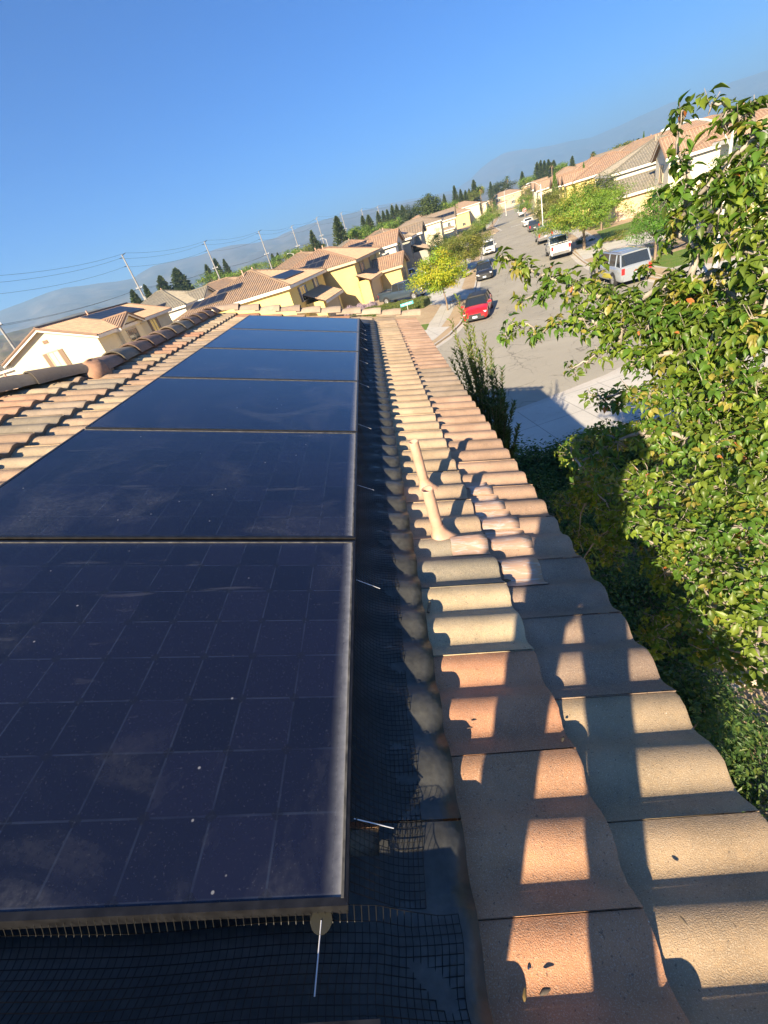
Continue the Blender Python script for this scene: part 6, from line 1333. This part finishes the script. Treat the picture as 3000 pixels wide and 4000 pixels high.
# ------------------------------------------------------------------ utility poles and cables
M_upole = mat('utility_pole_steel', (.27, .26, .25), .6, noise=(3, .12, 3)); M_cable = mat('cable', (.05, .05, .05), .6)
poles = [(-66.5, 86.0), (-56.5, 123.5), (-47.0, 159.8), (-35.3, 189.5), (-26.9, 219.9), (-17.8, 247.8), (-6.5, 272), (4.5, 300), (15, 328), (26, 357)]
plab = ['grey pole cut by the left edge of the photo', 'tall utility pole with transformer fittings behind the cream gabled house', 'utility pole over the tan roof, second full pole from the left', 'third full utility pole from the left', 'fourth full utility pole from the left', 'fifth full utility pole, beside the bare-topped conifer',
        'utility pole behind the tallest dark conifer', 'thin distant pole right of the tallest conifer', 'thin distant pole left of the conifer trio', 'farthest thin pole by the round dark tree']
dirp = Vector((.32, .947, 0)); prp = Vector((.947, -.32, 0)); tops = []
for (x, y), lb in zip(poles, plab):
    H = 13 - ZG + (1.6 if y > 240 else 0); t = thing('utility_pole', (x, y, ZG), 0, lb, 'utility pole', 'line of utility poles'); mb = MB(); mb.tube([(0, 0, 0), (0, 0, H)], [.30, .15], 10); mb.build('mast', M_upole, t)
    mb = MB(); pr = prp; A = []
    for s, z0 in ((-1, H - .6), (1, H - .2)): p1 = Vector((0, 0, z0)); p2 = p1 + pr * s * 1.3 + Vector((0, 0, .25 if s > 0 else .05)); mb.tube([p1, p2], [.09, .05], 6); A.append(p2)
    p1 = Vector((0, 0, H - 2.4)); p2 = p1 - pr * 1.2; mb.tube([p1, p2], [.08, .05], 6); A.append(p2)
    z1 = H - 7.6; mb.tube([Vector((0, 0, z1)) - pr * 1.2, Vector((0, 0, z1)) + pr * 1.2], .07, 6); A.append(Vector((0, 0, z1)) - pr * 1.0); A.append(Vector((0, 0, z1)) + pr * 1.0)
    mb.build('cross_arm', M_black if y < 200 else M_upole, t)
    m = MB()
    for s in (-1, 1): m.tube([Vector((0, 0, z1 + .07)) + pr * s * .9, Vector((0, 0, z1 + .45)) + pr * s * .9], [.10, .05], 8); m.tube([Vector((0, 0, z1 + .07)) + pr * s * .45, Vector((0, 0, z1 + .4)) + pr * s * .45], [.08, .04], 8)
    m.build('insulators', M_white, t)
    if y in (123.5,):
        m = MB(); m.tube([Vector((.4, -.2, z1 - 3.0)), Vector((.4, -.2, z1 - 1.9))], .26, 10); m.tube([Vector((-.4, -.1, z1 - 4.6)), Vector((-.4, -.1, z1 - 3.6))], .2, 10); m.tube([Vector((-.9, .3, z1 - 5.2)), Vector((.9, -.3, z1 - 5.2))], .06, 6); m.build('transformer', M_upole, t)
    tops.append([Vector((x, y, ZG)) + a_ for a_ in A])
ext = [p - (tops[1][i] - tops[0][i]) * 1.0 for i, p in enumerate(tops[0])]; allp = [ext] + tops
cab = ['upper left cable of the power line', 'uppermost cable of the power line', 'single cable hung below the top pair', 'left one of the low twin cables crossing the mountain', 'right one of the low twin cables crossing the mountain']
for i in range(5):
    mb = MB(); pts = []
    for a_, b_ in zip(allp[:-1], allp[1:]):
        P0, P1 = a_[i], b_[i]; L_ = (P1 - P0).length
        for k in range(10): f = k / 10; q = P0.lerp(P1, f); q.z -= 4 * f * (1 - f) * (.9 if i < 3 else .7); pts.append(q)
    pts.append(allp[-1][i]); mb.tube(pts, [.022 + .0 * k for k in range(len(pts))], 4, smooth=False); o = mb.build('power_cable', M_cable); tag(o, cab[i], 'cable', 'cables of the power line')

# ------------------------------------------------------------------ the photographer, standing just behind the camera
def skinned(name, V, E, R, M, parent, sub=2):
    me = bpy.data.meshes.new(name); me.from_pydata([tuple(v) for v in V], E, []); o = bpy.data.objects.new(name, me); COL.objects.link(o); o.parent = parent
    md = o.modifiers.new('skin', 'SKIN'); lay = me.skin_vertices[0].data if me.skin_vertices else None
    if lay is None:
        bm = bmesh.new(); bm.from_mesh(me); bm.verts.layers.skin.verify(); bm.to_mesh(me); bm.free(); lay = me.skin_vertices[0].data
    for i, r in enumerate(R): lay[i].radius = (r, r) if not isinstance(r, tuple) else r
    lay[0].use_root = True; me.materials.append(M)
    s = o.modifiers.new('sub', 'SUBSURF'); s.levels = sub; s.render_levels = sub; md.use_smooth_shade = True; return o
M_skin = mat('skin', (.50, .32, .22), .5); M_denim = mat('denim', (.05, .07, .12), .85); M_shirt = mat('dark_shirt', (.06, .06, .07), .85); M_hair = mat('hair', (.03, .02, .015), .6)
SD = Vector((.8899, -.4562, 0)); HD = Vector((.4562, .8899, 0)); B0 = Vector((.026, -.794, 0))
def W_(u, z, f=0.): return B0 + SD * u + HD * f + Vector((0, 0, z))
me_t = thing('person', (.03, -.80, -.06), 0, 'photographer in dark shirt and jeans, standing behind the camera holding up a phone', 'person'); of = Vector((.03, -.80, -.06))
J = dict(pel=W_(-.135, .76), spine=W_(-.13, .90), chest=W_(-.13, 1.10), neck=W_(-.10, 1.27), head=W_(-.07, 1.38, .04), top=W_(-.05, 1.50, .05), hl=W_(-.215, .68), kl=W_(-.215, .36, .03), al=W_(-.20, .05, -.02), fl=W_(-.21, .02, .14),
         hr=W_(-.055, .68), kr=W_(-.01, .36, .05), ar=W_(.07, -.03, -.02), fr=W_(.09, -.05, .14), sl=W_(-.29, 1.18), el=W_(-.25, .98, .24), wl=W_(-.11, .97, .50), sr=W_(.03, 1.18), er=W_(.10, .98, .24), wr=W_(.07, .95, .50))
N_ = list(J); V_ = [J[k] - of for k in N_]; ix = {k: i for i, k in enumerate(N_)}
E_ = [('pel', 'spine'), ('spine', 'chest'), ('chest', 'neck'), ('neck', 'head'), ('head', 'top'), ('pel', 'hl'), ('hl', 'kl'), ('kl', 'al'), ('al', 'fl'), ('pel', 'hr'), ('hr', 'kr'), ('kr', 'ar'), ('ar', 'fr'), ('chest', 'sl'), ('sl', 'el'), ('el', 'wl'), ('chest', 'sr'), ('sr', 'er'), ('er', 'wr')]
Rr = dict(pel=.115, spine=.14, chest=.155, neck=.06, head=.095, top=.07, hl=.088, kl=.060, al=.045, fl=.035, hr=.080, kr=.055, ar=.042, fr=.035, sl=.065, el=.045, wl=.028, sr=.065, er=.045, wr=.028)
skinned('body', V_, [(ix[a], ix[b]) for a, b in E_], [Rr[k] for k in N_], M_skin, me_t)
def cloth(name, ks, es, M, g_): skinned(name, [J[k] - of for k in ks], [(ks.index(a), ks.index(b)) for a, b in es], [Rr[k] * g_ + .004 for k in ks], M, me_t)
cloth('jeans', ['pel', 'hl', 'kl', 'al', 'hr', 'kr', 'ar'], [('pel', 'hl'), ('hl', 'kl'), ('kl', 'al'), ('pel', 'hr'), ('hr', 'kr'), ('kr', 'ar')], M_denim, 1.08)
cloth('shirt', ['spine', 'chest', 'pel', 'sl', 'el', 'sr', 'er'], [('spine', 'chest'), ('spine', 'pel'), ('chest', 'sl'), ('sl', 'el'), ('chest', 'sr'), ('sr', 'er')], M_shirt, 1.08)
skinned('hair', [J['head'] - of + Vector((0, 0, .03)) - HD * .02, J['top'] - of + Vector((0, 0, .012)) - HD * .02], [(0, 1)], [.097, .078], M_hair, me_t)
fw = -CZ
for s, k in ((-1, 'wl'), (1, 'wr')):
    wv = J[k] - of; tgt = CAM + CX * (s * .075) + CZ * .02 - of; palm_ = wv.lerp(tgt, .55)
    Vh = [wv, palm_]; Eh = [(0, 1)]; Rh = [.026, (.035, .018)]
    for f in range(4):
        b0 = palm_.lerp(tgt, .3) + CY * (.03 - .02 * f); b1 = b0 + (tgt - palm_).normalized() * .035; b2 = b1 - CX * s * .028; i0 = len(Vh); Vh += [b0, b1, b2]; Eh += [(1, i0), (i0, i0 + 1), (i0 + 1, i0 + 2)]; Rh += [.009, .009, .008]
    i0 = len(Vh); Vh += [palm_ - CX * s * .02 - CY * .02, palm_ - CX * s * .045 + fw * .0]; Eh += [(1, i0), (i0, i0 + 1)]; Rh += [.011, .009]
    skinned('hand', Vh, Eh, Rh, M_skin, me_t)
ph = thing('phone', tuple(CAM + CZ * .03), 0, 'dark phone held up by the photographer', 'phone'); mb = MB()
mb.box(-.037, .037, -.078, .078, .0, .008, M=Matrix((( CX.x, CY.x, CZ.x, 0), (CX.y, CY.y, CZ.y, 0), (CX.z, CY.z, CZ.z, 0), (0, 0, 0, 1)))); mb.build('phone_body', M_black, ph)

# ------------------------------------------------------------------ haze
hz_ = MB(); hz_.box(-13500, 13500, -500, 12000, ZG - 1.5, 425); hzo = hz_.build('haze', [bpy.data.materials.new('haze_air')]); Mh = hzo.data.materials[0]; Mh.use_nodes = True; T = Mh.node_tree
T.nodes.remove(T.nodes['Principled BSDF']); pv_ = T.nodes.new('ShaderNodeVolumePrincipled'); pv_.inputs['Color'].default_value = (.36, .63, .95, 1); pv_.inputs['Density'].default_value = .00028; pv_.inputs['Anisotropy'].default_value = .2
T.links.new(pv_.outputs[0], T.nodes['Material Output'].inputs['Volume']); tag(hzo, kind='stuff')
